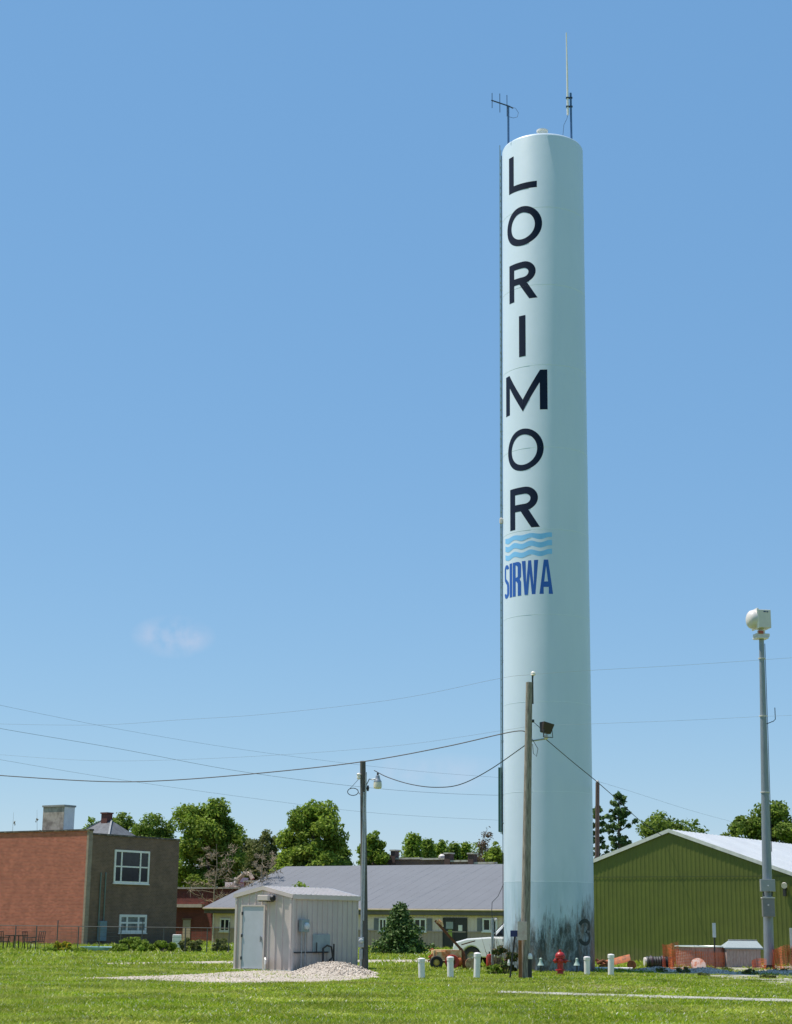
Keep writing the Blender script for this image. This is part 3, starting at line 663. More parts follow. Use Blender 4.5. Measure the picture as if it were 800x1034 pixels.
mb = MB(); mb.lathe([(.02, -.06), (.07, -.03), (.07, .06), (.02, .1)], 12); mb.build('mount', OFFWHITE, fl, smooth=True)
mb = MB(); k2 = along(728); mb.tube([k2 + Vector((.12, 0, 0)), k2 + Vector((.35, 0, -.2)), k + Vector((.5, -.1, .1))], .01, 5)
mb.tube([k + Vector((.12, -.05, -.05)), k + Vector((.3, -.05, -.35)), k + Vector((.25, -.05, -.6)), k + Vector((.15, -.05, -.5)), k + Vector((.13, -.05, -.2))], .01, 5); mb.build('service_wires', WIRE, up)
mb = MB(); mb.lathe([(.05, -.05), (.05, .05)], 10, k2 + Vector((.13, 0, 0)), (1, 0, 0)); mb.build('insulator', BLACK, up)
# sign board, riser pipes on the same pole
k = along(939.5)
mb = MB(); mb.box(-.23, .06, -.25, -.235, k.z - .29, k.z + .27); sg = mb.build('notice_board', mat('faded_pink_board', (.50, .33, .30), .7, c2=(.62, .5, .46), scale=6), up, lab='faded pinkish sign board nailed to the pole')
mb = MB(); mb.box(-.2, -.1, -.2, -.12, 0, k.z - .3); mb.build('wooden_riser_cover', mat('brown_riser', (.26, .10, .04), .8, var=.3), up)
mb = MB(); mb.tube([(.16, -.1, 0), (.16, -.1, .6)], .06, 10); mb.build('riser_pipe', BLACK, up)
mb = MB(); mb.lathe([(.07, .0), (.08, .06), (.06, .14), (.03, .17)], 12, (.16, -.1, .6)); mb.build('pipe_cap', WHITE, up, smooth=True)

pb2 = gp(368.5, 981); pb2.z = 0; t2 = pt(366.5, 768.5, pb2.y)
lpole, d2 = pole('utility_pole', 'dark wooden pole with street lamp and steel conduit beside the gravel pile', pb2, t2, .13, .10, WOODD, group='wooden utility poles')
def al2(py): s = solve(lambda q: proj(pb2 + d2 * q)[1], py, 0, 1.1); return d2 * s
kt = al2(800); kb = al2(955)
mb = MB(); mb.tube([(-.14, -.09, .0), (-.13, -.08, kb.z), (-.12, -.08, kt.z)], .045, 8); mb.build('conduit', GALV, lpole, smooth=True)
mb = MB(); mb.tube([(-.07, -.12, 1.7), (-.06, -.12, al2(780).z)], .03, 8); mb.build('conduit', GALV, lpole, smooth=True)
k = al2(950); mb = MB(); mb.box(-.24, -.04, -.24, -.12, k.z - .22, k.z + .12); mt0 = mb.build('meter_box', GALV, lpole, bevel=.015)
mb = MB(); mb.lathe([(.085, 0), (.085, .05), (.06, .09), (.02, .1)], 16, (-.14, -.24, k.z), (0, -1, 0)); mb.build('meter_dial', mat('meter_glass', (.45, .47, .48), .2), mt0, smooth=True)
mb = MB(); mb.box(-.2, -.08, -.22, -.12, k.z - .62, k.z - .28); mb.build('junction_box', GALV, lpole, bevel=.01)
k = al2(791); arm0 = k + Vector((.1, 0, -.1))
c0_ = lp_ = pt(381.5, 789, pb2.y - .2) - pb2
mb = MB(); mb.tube([arm0, arm0 + Vector((.12, -.03, .25)), c0_ + Vector((-.2, 0, .06)), c0_ + Vector((0, 0, .1))], .02, 6); mb.build('lamp_arm', GALV, lpole)
sl = thing('street_lamp', 'bell shaped yard light with glass globe on the dark pole by the shed', 'street lamp', pb2 + c0_)
mb = MB(); mb.lathe([(.03, .22), (.07, .2), (.08, .12), (.1, .06), (.14, .0), (.14, -.03)], 18); mb.build('housing', GALV, sl, smooth=True)
mb = MB(); mb.lathe([(.135, -.03), (.15, -.1), (.145, -.22), (.10, -.26), (.02, -.26)], 18); mb.build('globe', mat('frosted_globe', (.62, .58, .46), .3, var=.05), sl, smooth=True)
mb = MB(); mb.tube([(0, 0, .2), (0, 0, .3)], .035, 8); mb.build('photocell', BLACK, sl)
mb = MB(); k = al2(784); mb.lathe([(.03, -.12), (.07, -.06), (.06, .02), (.08, .07), (.03, .11)], 12, k + Vector((-.15, -.1, 0))); mb.build('insulator', WHITE, lpole, smooth=True)
mb = MB(); cx = pt(356.5, 799.5, pb2.y) - pb2; pts_ = [cx + Vector((.19 * math.cos(a), .03 * math.sin(a), .13 * math.sin(a))) for a in np.linspace(-.1, 2 * PI - .1, 20)]
mb.tube([k + Vector((-.15, -.1, -.1)), cx + Vector((-.02, 0, .2)), pts_[8]], .008, 5); mb.tube(pts_ + [al2(802) + Vector((-.12, -.1, 0))], .014, 6); mb.build('drip_loop_cable', WIRE, lpole)
mb = MB(); mb.lathe([(.03, -.1), (.05, 0), (.03, .1)], 8, al2(796) + Vector((.17, -.05, 0))); mb.build('fuse_holder', BLACK, lpole)

pb3 = pt(602, 930, 92); pb3.z = 0; t3 = pt(603.5, 790, 92)
fp, d3 = pole('utility_pole', 'dark reddish far pole among the pines behind the green building', pb3, t3, .14, .11, mat('creosote_pole', (.06, .035, .03), .9, c2=(.14, .09, .075), scale=5, stretch=(10, 10, 1)), group='wooden utility poles')
mb = MB(); mb.lathe([(.03, 0), (.09, .04), (.05, .12)], 12, d3); mb.build('insulator', OFFWHITE, fp)

def spline(P, n=10):
    out = []; P = [Vector(p) for p in P]; Q = [P[0] * 2 - P[1]] + P + [P[-1] * 2 - P[-2]]
    for i in range(1, len(Q) - 2):
        for j in range(n):
            t = j / n; a, b, c, e = Q[i - 1], Q[i], Q[i + 1], Q[i + 2]
            out.append(.5 * ((2 * b) + (c - a) * t + (2 * a - 5 * b + 4 * c - e) * t * t + (3 * b - a - 3 * c + e) * t ** 3))
    return out + [P[-1]]
def cable(label, pts, Ya, Yb, r, m, name='power_line'):
    x0, x1 = pts[0][0], pts[-1][0]; P = [pt(x, y, Ya + (Yb - Ya) * (x - x0) / (x1 - x0)) for x, y in pts]
    o = P[0].copy(); mb = MB(); mb.tube(spline([p - o for p in P]), r, 5); ob = mb.build(name, m, loc=o); return tag(ob, label, 'power line', 'overhead wires')
cable('thick black service cable from the left edge past the lamp pole to the taller pole', [(-60, 778), (0, 783), (100, 789), (170, 788), (270, 780), (367, 769), (450, 754), (520, 738.5), (534, 742)], 62, Yp, .017, WIRE)
cable('black cable drooping between the lamp pole and the pole before the tower', [(378, 778), (392, 785), (415, 792), (440, 795), (465, 792), (495, 777), (534, 750)], pb2.y, Yp, .016, WIRE)
P_ = [pt(x, y, Y) for x, y, Y in ((552, 747, Yp), (578, 769, 57.6), (603, 789.5, 60), (624, 808, 66), (648, 830, 73), (668, 843.5, 77.2))]
mb = MB(); mb.tube(spline([p - P_[0] for p in P_]), .015, 5); tag(mb.build('power_line', WIRE, loc=P_[0]), 'black wire slanting down from the flood light past the tower to the green roof', 'power line', 'overhead wires')
cable('highest bare wire rising from the left to the top of the pole before the tower', [(-60, 728), (0, 731), (100, 732), (180, 727), (270, 721), (400, 706), (505, 685), (535, 681.3)], 74, Yp, .004, WIREG)
cable('pale wire crossing the tower from the pole top to the right edge', [(537, 681), (595, 677), (700, 671), (860, 660)], Yp, 60, .0045, ALU)
cable('faint wire from the left edge to the middle of the pole before the tower', [(-60, 757), (0, 762), (80, 767.5), (150, 768), (270, 763), (400, 753), (505, 738), (536, 733)], 74, Yp, .0035, WIREG)
cable('pale wire crossing the tower below the pole top and passing behind the siren pole', [(539, 733), (595, 731), (700, 727), (770, 723.5), (860, 720)], Yp, 68, .0045, ALU)
cable('uppermost of the three wires descending rightwards from the left edge', [(-60, 697), (0, 712), (130, 738), (260, 759), (405, 777), (503, 785), (560, 788)], 95, 130, .0065, WIREG)
cable('middle of the three wires descending rightwards from the left edge', [(-60, 723), (0, 735.5), (120, 756), (250, 780), (390, 797), (503, 803), (560, 800)], 90, 125, .010, WIREG)
cable('lowest of the three wires descending rightwards from the left edge', [(-60, 756), (0, 767), (120, 787), (270, 808), (380, 821), (500, 828), (560, 829)], 95, 130, .007, WIREG)
cable('faint wire running right from the far pole above the white roof', [(604, 789), (640, 800), (700, 819), (770, 838)], 92, 140, .006, WIREG)

# ------------------------------------------------------------------ siren pole (right)
sb = gp(777, 978.5); sb.z = 0; st_ = pt(769, 645, sb.y)
sp = thing('siren_pole', 'tall round galvanised steel pole carrying the warning siren and two grey cabinets', 'pole', sb); ds = st_ - sb
mb = MB(); mb.tube([(0, 0, 0), ds * .35, ds * .7, ds], [.205, .185, .14, .10], 20); mb.build('shaft', GALVP, sp, smooth=True)
mb = MB(); mb.lathe([(.3, 0), (.3, .05), (.22, .06), (.215, .16)], 20); mb.build('base_flange', BLACK, sp)
def als(py): s = solve(lambda q: proj(sb + ds * q)[1], py, 0, 1.1); return ds * s
k = als(894.5); mb = MB(); mb.box(-.29, .29, -.42, -.19, k.z - .23, k.z + .25); cbn = mb.build('control_cabinet', BOXGREY, sp, bevel=.012, lab='wide upper grey control cabinet')
mb = MB(); mb.lathe([(.03, 0), (.03, .03)], 10, (0, -.42, k.z), (0, -1, 0)); mb.build('latch', WHITE, cbn)
mb = MB(); mb.tube([(-.18, -.3, k.z - .23), (-.16, -.3, k.z - .42)], .03, 8); mb.build('cabinet_conduit', BLACK, sp); mb = MB(); mb.tube([(.18, -.3, k.z - .23), (.16, -.3, k.z - .42)], .03, 8); mb.build('cabinet_conduit', BLACK, sp)
k = als(916.5); mb = MB(); mb.box(-.25, .23, -.44, -.2, k.z - .36, k.z + .36); cbn = mb.build('battery_cabinet', mat('dull_grey_cabinet', (.2, .2, .2), .5, .3, var=.08), sp, bevel=.012, lab='lower taller grey cabinet')
mb = MB(); mb.box(-.27, .25, -.46, -.19, k.z + .36, k.z + .4); mb.lathe([(.035, 0), (.035, .03)], 10, (-.03, -.44, k.z + .1), (0, -1, 0)); mb.build('rain_lid', OFFWHITE, cbn)
k0 = als(745); k1 = als(672); mb = MB(); mb.tube([als(650) + Vector((.13, -.03, 0)), k1 + Vector((.14, -.03, 0)), k0 + Vector((.17, -.03, 0)), als(860) + Vector((.2, -.05, 0))], .014, 5); mb.build('cable', WIRE, sp)
mb = MB()
for py in (665, 723, 800): q_ = als(py); MB().lathe([(.15 + (py - 650) * .0003, -.02), (.15 + (py - 650) * .0003, .02)], 16, q_).build('strap', OFFWHITE, sp)
k = als(731); mb = MB(); mb.tube([k + Vector((.12, 0, 0)), k + Vector((.42, 0, .12)), k + Vector((.5, 0, .2)), k + Vector((.5, 0, .68))], .017, 6); mb.build('whip_bracket', DKM, sp, lab='small bent antenna rod sticking out of the pole')
sr = thing('warning_siren', 'off-white outdoor warning siren with square horn box and round bell', 'siren', sb + ds, math.radians(8))
SIR = mat('siren_cream_paint', (.62, .585, .57), .45, var=.06)
mb = MB(); mb.box(-.3, .24, -.24, .24, -.02, .07); mb.box(-.3, .3, -.2, .2, .07, .2); mb.build('base_bracket', SIR, sr, bevel=.02)
mb = MB(); mb.box(-.2, .02, -.23, -.2, .18, .3); mb.build('motor_cover', mat('faded_red_cover', (.4, .08, .05), .5), sr)
mb = MB(); mb.lathe([(.16, .2), (.16, .34), (.1, .36), (.1, .46)], 20); mb.build('rotator', SIR, sr, smooth=True)
mb = MB(); mb.box(-.22, .34, -.32, .32, .42, 1.19); hb = mb.build('horn_box', SIR, sr, bevel=.02)
mb = MB(); mb.box(.02, .12, -.332, -.3205, 1.08, 1.13); mb.box(.15, .22, -.332, -.3205, 1.07, 1.12); mb.build('nameplate_marks', mat('dark_blue_marks', (.02, .05, .15), .5), hb)
mb = MB(); mb.box(-.28, -.2, -.36, .36, .38, 1.24); mb.build('horn_flange', WHITE, sr, bevel=.015)
mb = MB(); mb.lathe([(.40, 0), (.40, .1), (.37, .2), (.29, .28), (.18, .33), (.06, .35), (.01, .35)], 32, (-.26, 0, .8), (-1, 0, 0)); mb.build('bell', SIR, sr, smooth=True)

# ------------------------------------------------------------------ small metal shed
so = gp(293.5, 981); so.z = 0
sh_ = thing('utility_shed', 'small grey ribbed metal shed with pale steel door at the gravel pad', 'shed', so, RZ)
SW, SL, SE, SRZ = 2.47, 3.95, 2.52, 2.78
SHM = mat('warm_grey_metal', (.53, .455, .42), .5, 0, var=.05, scale=1.5)
add_grime(SHM, .45, (.24, .19, .14))
SHT = mat('grey_trim_metal', (.58, .49, .45), .5, 0, var=.04)
def ribbed(x0, x1, h, pitch, depth, rw, sy=1):
    """profile along a wall: list of (u, offset) with raised ribs"""
    P = []; x = x0; 
    while x < x1 - 1e-3:
        P += [(x, 0), (min(x1, x + pitch - rw), 0), (min(x1, x + pitch - rw * .8), depth), (min(x1, x + pitch - rw * .2), depth)]; x += pitch
    P.append((x1, 0)); Q = []
    for q in P:
        if not Q or q[0] > Q[-1][0] + 1e-4: Q.append(q)
    return Q
mb = MB(); P = ribbed(-SW, 0, SE, .3, .03, .07); zt = lambda u: SE + (SRZ - SE) * (1 - abs(u + SW / 2) / (SW / 2))
vs = [(u, -o, .02) for u, o in P] + [(u, -o, zt(u) - .02) for u, o in P]; n = len(P); mb.add(vs, [(i, i + 1, i + 1 + n, i + n) for i in range(n - 1)])
mb.build('front_wall', SHM, sh_)
mb = MB().add([(x, SL, 0) for x in (-SW, 0)] + [(0, SL, SE), (-SW / 2, SL, SRZ), (-SW, SL, SE)], [(0, 1, 2, 3, 4)]); mb.build('rear_wall', SHM, sh_)
mb = MB(); P = ribbed(0, SL, SE, .3, .03, .05)
for X0, sg_ in ((0, 1), (-SW, -1)):
    vs = [(X0 + sg_ * o, u, .02) for u, o in P] + [(X0 + sg_ * o, u, SE - .02) for u, o in P]; n = len(P); mb.add(vs, [(i, i + 1, i + 1 + n, i + n) for i in range(n - 1)])
mb.build('side_wall', SHM, sh_)
mb = MB(); ov = .07
for sg_ in (-1, 1):
    xe = -SW / 2 + sg_ * (SW / 2 + ov); ze = SE - .02
    mb.add([(-SW / 2, -ov, SRZ), (xe, -ov, ze), (xe, SL + ov, ze), (-SW / 2, SL + ov, SRZ), (-SW / 2, -ov, SRZ + .05), (xe, -ov, ze + .05), (xe, SL + ov, ze + .05), (-SW / 2, SL + ov, SRZ + .05)],
           [(0, 1, 2, 3), (7, 6, 5, 4), (0, 4, 5, 1), (1, 5, 6, 2), (2, 6, 7, 3)])
    y = 0.1
    while y < SL: mb.bar((-SW / 2, y, SRZ + .06), (xe, y, ze + .06), .04, .03); y += .3
rf = mb.build('roof', mat('light_roof_metal', (.60, .56, .54), .3, .3, var=.04), sh_)
mb = MB()
for x in (-SW - .005, -.075): mb.box(x, x + .08, -.045, -.001, 0, SE - .06)
mb.box(.001, .045, -.02, .08, 0, SE - .06)
for sg_ in (-1, 1):
    mb.add([(-SW / 2, -ov - .012, SRZ + .055), (-SW / 2 + sg_ * (SW / 2 + ov), -ov - .012, SE + .035), (-SW / 2 + sg_ * (SW / 2 + ov), -ov - .012, SE - .10), (-SW / 2, -ov - .012, SRZ - .08)], [(0, 1, 2, 3)])
mb.box(ov, ov + .012, -ov, SL + ov, SE - .12, SE + .035); mb.box(-.05, ov, -.02, SL, SE - .13, SE - .11); mb.build('corner_trim', SHT, sh_)
dr = MB(); dr.box(-2.12, -1.18, -.05, -.02, .06, 2.14); dr = dr.build('door', mat('pale_blue_grey_door', (.47, .48, .53), .5, 0, var=.04), sh_, bevel=.006)
mb = MB(); mb.box(-2.18, -2.12, -.075, -.03, 0, 2.2); mb.box(-1.18, -1.12, -.075, -.03, 0, 2.2); mb.box(-2.12, -1.18, -.075, -.03, 2.14, 2.2); mb.build('door_frame', SHT, sh_)
mb = MB(); mb.box(-1.3, -1.24, -.1, -.05, 1.02, 1.12); mb.tube([(-1.27, -.1, .95), (-1.27, -.1, 1.15)], .02, 6); mb.build('handle', BOXGREY, dr)
for z in (.35, 1.1, 1.85): MB().box(-2.14, -2.1, -.09, -.05, z, z + .1).build('hinge', BLACK, dr)
mb = MB(); mb.box(-1.2, -.74, -.42, -.01, 2.33, 2.52); lf = mb.build('wall_light', SHT, sh_, bevel=.02)
mb = MB(); mb.lathe([(.1, 0), (.1, .1)], 12, (-.74, -.2, 2.42), (1, 0, 0)); mb.box(-1.15, -.8, -.4, -.02, 2.30, 2.33); mb.build('lens', BLACK, lf)
mb = MB(); mb.tube([(-1.02, -.12, 0), (-1.02, -.12, .3), (-1.0, -.16, .4), (-.95, -.2, .42), (-.9, -.24, .36), (-.9, -.25, .22)], .035, 8); mb.build('vent_pipe', WHITE, sh_, smooth=True)
mb = MB(); mb.box(.04, .2, .33, .75, 1.3, 1.72); ms = mb.build('electric_meter', mat('meter_grey', (.24, .30, .31), .45, .2), sh_, bevel=.02)
mb = MB(); mb.lathe([(.12, 0), (.12, .06), (.08, .1), (.02, .11)], 16, (.2, .56, 1.5), (1, 0, 0)); mb.build('dial', mat('dial_glass', (.5, .55, .56), .15), ms, smooth=True)
mb = MB(); mb.tube([(.1, .44, 0), (.1, .44, 1.3)], .03, 6); mb.build('conduit', GALV, sh_); MB().tube([(.1, .66, 0), (.1, .66, 1.3)], .03, 6).build('conduit', GALV, sh_)
mb = MB(); mb.box(.035, .075, 1.15, 2.15, .6, 1.22); pn = mb.build('wall_panel', mat('grey_blue_panel', (.28, .34, .36), .45, .1), sh_, bevel=.01)
mb = MB(); mb.tube([(.1, .05, .62), (.1, 2.0, .62)], .025, 6); mb.tube([(.18, 1.6, 0), (.18, 1.6, .75), (.2, 1.8, .85), (.24, 2.0, .8), (.24, 2.1, .45), (.2, 1.95, .35)], .035, 8); mb.tube([(.2, 2.2, 0), (.2, 2.2, .9)], .03, 6); mb.tube([(.12, 1.3, .62), (.12, 1.3, .95)], .02, 6)
mb.lathe([(.09, 0), (.11, .06), (.09, .14)], 12, (.2, 2.0, .18)); mb.build('gas_pipework', mat('dark_pipe', (.035, .03, .028), .6), sh_, smooth=True)
mb = MB(); mb.box(-SW - .1, .1, -.12, SL + .1, -.1, .04); mb.build('slab', CONC, sh_)

# gravel heap: displaced mound with loose stones
def heap(label, c, rx, ry, h, seed, stones=1500, ssz=.03, m=GRAVEL, rz=0, cat='gravel pile', group=None, name='gravel_pile'):
    q = np.random.default_rng(seed); n = 34; vs = []
    gx, gy = np.meshgrid(np.linspace(-1, 1, n), np.linspace(-1, 1, n)); R = np.sqrt(gx ** 2 + gy ** 2)
    prof = np.clip(1 - R, 0, 1) ** .85; nz = vnoise(gx + 9, gy + 9, 3, seed) * .35 + vnoise(gx + 9, gy + 9, 7, seed + 1) * .15
    z = h * prof * (.8 + nz) - .03; v = np.stack([gx * rx, gy * ry, z], -1).reshape(-1, 3)
    f = np.array([(j * n + i, j * n + i + 1, (j + 1) * n + i + 1, (j + 1) * n + i) for j in range(n - 1) for i in range(n - 1)])
    keep = (v[f][:, :, 2].max(1) > -.025); f = f[keep]
    o = npmesh(name, v, f, m, loc=c, smooth=True); o.rotation_euler.z = rz; tag(o, label, cat, group)
    ico = np.array([(1, 0, 0), (-1, 0, 0), (0, 1, 0), (0, -1, 0), (0, 0, 1), (0, 0, -1)], float); fi = np.array([(0, 2, 4), (2, 1, 4), (1, 3, 4), (3, 0, 4), (2, 0, 5), (1, 2, 5), (3, 1, 5), (0, 3, 5)])
    a = q.random(stones) * 2 * PI; rr = np.sqrt(q.random(stones)) * 1.03; sx_, sy_ = rr * np.cos(a), rr * np.sin(a)
    sz = np.interp(np.zeros(1), [0], [0]); ii = np.clip(((sx_ + 1) / 2 * (n - 1)).astype(int), 0, n - 1); jj = np.clip(((sy_ + 1) / 2 * (n - 1)).astype(int), 0, n - 1)
    zz = np.maximum(z[jj, ii], 0) + .008; s = ssz * (.5 + q.random(stones))
    V = ico[None] * s[:, None, None] * (.6 + .7 * q.random((stones, 1, 3))) + np.stack([sx_ * rx, sy_ * ry, zz], 1)[:, None]
    Fc = fi[None] + (np.arange(stones) * 6)[:, None, None]
    so_ = npmesh('stones', V.reshape(-1, 3), Fc.reshape(-1, 3), STONE, o, kind='stuff'); so_['label'] = 'loose pale stones covering the heap'
    return o
STONE = leafmat('pale_stones', [(0, (.27, .225, .18)), (.5, (.44, .38, .315)), (1, (.63, .56, .475))], trans=0.0, rough=.95)
gpile = gp(336, 984); gpile.z = .0
heap('heap of pale crushed limestone against the right wall of the small shed', gpile, 1.5, 1.5, .42, 4, stones=2600, ssz=.03, rz=.2)
gx = gp(662, 981); gx.z = 0; heap('low rubble mound beside the black pipe roll at the green wall', gx, 1.05, 1.1, .16, 5, stones=900, ssz=.035, group='low rubble mounds')
gx = gp(712, 982); gx.z = 0; heap('low rubble mound in front of the netting and road marker', gx, 1.1, 1.2, .2, 6, stones=900, ssz=.035, group='low rubble mounds')
gx = gp(790, 983); gx.z = 0; heap('low rubble mound in front of the siren pole', gx, 1.6, 1.1, .14, 8, stones=900, ssz=.035, group='low rubble mounds')
# scattered stones of the path
q = np.random.default_rng(9); N = 5000; xs = q.uniform(-14, 1, N); ys = q.uniform(47, 62, N); kk = inpoly(xs, ys, path); xs, ys = xs[kk], ys[kk]; N = len(xs)
ico = np.array([(1, 0, 0), (-1, 0, 0), (0, 1, 0), (0, -1, 0), (0, 0, 1)], float); fi = np.array([(0, 2, 4), (2, 1, 4), (1, 3, 4), (3, 0, 4)])
V = ico[None] * (.022 * (.4 + q.random((N, 1, 1)))) + np.stack([xs, ys, np.full(N, .015)], 1)[:, None]
npmesh('path_gravel', V.reshape(-1, 3), (fi[None] + (np.arange(N) * 5)[:, None, None]).reshape(-1, 3), STONE, kind='stuff')

# ------------------------------------------------------------------ green metal building
peak = pt(678.5, 930, 77.0); peak.z = 0; GH = zat(peak.x, peak.y, 838)
gb = thing('green_metal_building', 'long olive green ribbed metal building with white metal roof', 'building', peak, RZ)
GW = 6.3; rx_ = peak + B * GW * .98
ze_ = zat((peak + B * 5.2).x, (peak + B * 5.2).y, proj(peak + B * 5.2)[0] * 0 + 838 + (proj(peak + B * 5.2)[0] - 680) * .35)
slope = (GH - ze_) / 5.2; GE = GH - slope * GW
print('GREEN', GH, GE, slope, proj(peak + B * GW), proj(peak - B * GW))
GREENM = mat('olive_green_cladding', (.092, .112, .010), .6, 0, var=.10, scale=1.2, c2=None)
add_grime(GREENM, .7, (.16, .13, .06), .5)
mb = MB(); P = []; x = -GW
while x < GW - 1e-6: P += [(x, 0), (x + .10, 0), (x + .125, .010), (x + .185, .010)]; x += .21
P.append((GW, 0)); zf = lambda u: GH - .06 - slope * abs(u); n = len(P)
mid = GE + .3
vs = [(u, -o, -.02) for u, o in P] + [(u, -o, zf(u)) for u, o in P]; mb.add(vs, [(i, i + 1, i + 1 + n, i + n) for i in range(n - 1)])
mb.build('gable_wall', GREENM, gb)
mb = MB(); mb.box(-GW, GW, -.032, -.0225, GE + .02, GE + .06); mb.build('cladding_lap', mat('darker_green_lap', (.06, .08, .015), .6), gb)
GL = 30
mb = MB(); mb.box(-GW, -GW + .1, .01, GL, 0, GE - .06); mb.box(GW - .1, GW, .01, GL, 0, GE - .06); mb.add([(-GW, GL, 0), (GW, GL, 0), (GW, GL, GE - .06), (0, GL, GH - .06), (-GW, GL, GE - .06)], [(0, 1, 2, 3, 4)]); mb.build('side_wall', GREENM, gb)
mb = MB(); ov = .06
WRF = mat('white_roof_metal', (.70, .71, .72), .35, .1, var=.05, scale=.6)
for s_ in (-1, 1):
    xe = s_ * (GW + ov); z_ = GH - slope * (GW + ov)
    mb.add([(0, -ov, GH - .04), (xe, -ov, z_ - .04), (xe, GL + ov, z_ - .04), (0, GL + ov, GH - .04), (0, -ov, GH + .02), (xe, -ov, z_ + .02), (xe, GL + ov, z_ + .02), (0, GL + ov, GH + .02)],
           [(0, 1, 2, 3), (7, 6, 5, 4), (0, 4, 5, 1), (1, 5, 6, 2), (2, 6, 7, 3)])
    y = 0
    while y < GL: mb.bar((0, y, GH + .03), (xe, y, z_ + .03), .04, .025); y += .45
mb.build('roof', WRF, gb)
mb = MB()
for s_ in (-1, 1):
    xe = s_ * (GW + ov); z_ = GH - slope * (GW + ov); d1 = .03
    mb.add([(0, -ov - .002, GH + .05), (xe, -ov - .002, z_ + .05), (xe, -ov - .002, z_ - .12), (0, -ov - .002, GH - .12), (0, -ov - .03, GH + .05), (xe, -ov - .03, z_ + .05), (xe, -ov - .03, z_ - .12), (0, -ov - .03, GH - .12)],
           [(0, 1, 2, 3), (7, 6, 5, 4), (0, 4, 5, 1), (1, 5, 6, 2), (2, 6, 7, 3)])
mb.build('rake_trim', mat('white_trim', (.6, .6, .57), .5), gb)
u_ = slide(peak, B, 797, -7, 7); zz = zat((peak + B * u_).x, (peak + B * u_).y, 892)
mb = MB(); mb.lathe([(.03, 0), (.05, .08), (.12, .2), (.13, .3)], 12, (u_, -.1, zz), (.3, -1, -.4)); mb.tube([(u_, -.02, zz - .1), (u_, -.12, zz)], .03, 6); mb.build('wall_light', OFFWHITE, gb, smooth=True)
mb = MB(); mb.box(u_ - .06, u_ + .06, -.2, -.05, zz - .55, zz - .1); mb.build('light_ballast', BLACK, gb)

# ------------------------------------------------------------------ building helpers (local x along B, y along A)
def window(parent, axis, c0, c1, z0, z1, off, fm=WHITE, gm=DARKGLASS, mull=(), rails=(), fw=.08, name='window', lab=None):
    """window on a wall: axis 'x' wall lies along x at y=off facing -y; axis 'y' wall lies along y at x=off facing +x"""
    def bx(mb, a, b, z_0, z_1, d0, d1):
        if axis == 'x': mb.box(a, b, off - d1, off - d0, z_0, z_1)
        else: mb.box(off + d0, off + d1, a, b, z_0, z_1)
    f = MB(); bx(f, c0, c1, z1 - fw, z1, .001, .07); bx(f, c0, c1, z0, z0 + fw, .001, .07); bx(f, c0, c0 + fw, z0 + fw, z1 - fw, .001, .07); bx(f, c1 - fw, c1, z0 + fw, z1 - fw, .001, .07)
    for m_ in mull: u = c0 + (c1 - c0) * m_; bx(f, u - fw * .45, u + fw * .45, z0 + fw, z1 - fw, .001, .06)
    for r_ in rails: u = z0 + (z1 - z0) * r_; bx(f, c0 + fw, c1 - fw, u - fw * .35, u + fw * .35, .001, .05)
    w = f.build(name, fm, parent, lab=lab)
    g_ = MB(); bx(g_, c0 + fw * .5, c1 - fw * .5, z0 + fw * .5, z1 - fw * .5, .0, .02); g_.build('pane', gm, w)
    s = MB(); bx(s, c0 - .05, c1 + .05, z0 - .07, z0 - .001, .001, .11); s.build('sill', fm, w)
    return w

# two-storey brick building on the left
bo = gp(84, 954.5); bo.z = 0; BH = zat(bo.x, bo.y, 837)
bl = slide(bo, A, 177, 0, 60); print('BRICK', bo, BH, bl)
bb = thing('brick_building', 'two-storey flat-roofed building, salmon brick on one side and dark brick on the other', 'building', bo, RZ)
RED = brickmat('salmon_brick', (.54, .145, .09), (.36, .085, .055), (.44, .22, .17), .3)
DKB = brickmat('dark_brown_brick', (.21, .12, .08), (.15, .088, .06), (.26, .18, .135), .35)
add_grime(RED, 1.0, (.20, .09, .065), .6, 1.6); add_grime(DKB, 1.2, (.09, .07, .05), .6, 1.6)
BWd = 16
mb = MB(); mb.box(-BWd, 0, 0, .3, 0, BH - .1); mb.build('salmon_wall', RED, bb)
mb = MB(); mb.box(-.3, 0, .301, bl, 0, BH - .35); mb.box(-BWd, -.301, bl - .3, bl, 0, BH - .35); mb.build('dark_wall', DKB, bb)
mb = MB(); mb.box(-.16, .012, -.012, .35, 0, BH - .1); mb.build('corner_quoin', brickmat('pale_corner_brick', (.36, .27, .21), (.28, .19, .15), (.38, .32, .27), .3), bb)
mb = MB(); mb.box(-BWd, .08, -.06, .36, BH - .1, BH); mb.box(-.34, .06, .361, bl + .04, BH - .35, BH - .24)
mb.build('parapet_cap', mat('dark_coping', (.07, .05, .045), .8, c2=(.3, .26, .22), scale=2.5, lo=.5, hi=.7), bb)
mb = MB(); mb.box(-BWd + .1, -.31, .31, bl - .31, BH - 1.0, BH - .6); mb.build('roof', mat('tar_roof', (.05, .05, .05), .9), bb)
def yAt(px): return slide(bo, A, px, 0, 60)
def zAtA(px, py, P=None, D=A): s = slide(P or bo, D, px, -60, 80); q_ = (P or bo) + D * s; return zat(q_.x, q_.y, py)
window(bb, 'y', yAt(111), yAt(146.7), zAtA(111, 891.5), zAtA(111, 857.8), 0, mull=(.2, .74), rails=(.5,), fw=.13)
window(bb, 'y', yAt(119), yAt(146.5), zAtA(120.5, 942), zAtA(120.5, 923.4), 0, mull=(.28, .7), rails=(.55,), fw=.16, gm=mat('curtained_glass', (.05, .07, .08), .15, c2=(.3, .3, .3), scale=2.5), lab='lower white window with curtains')
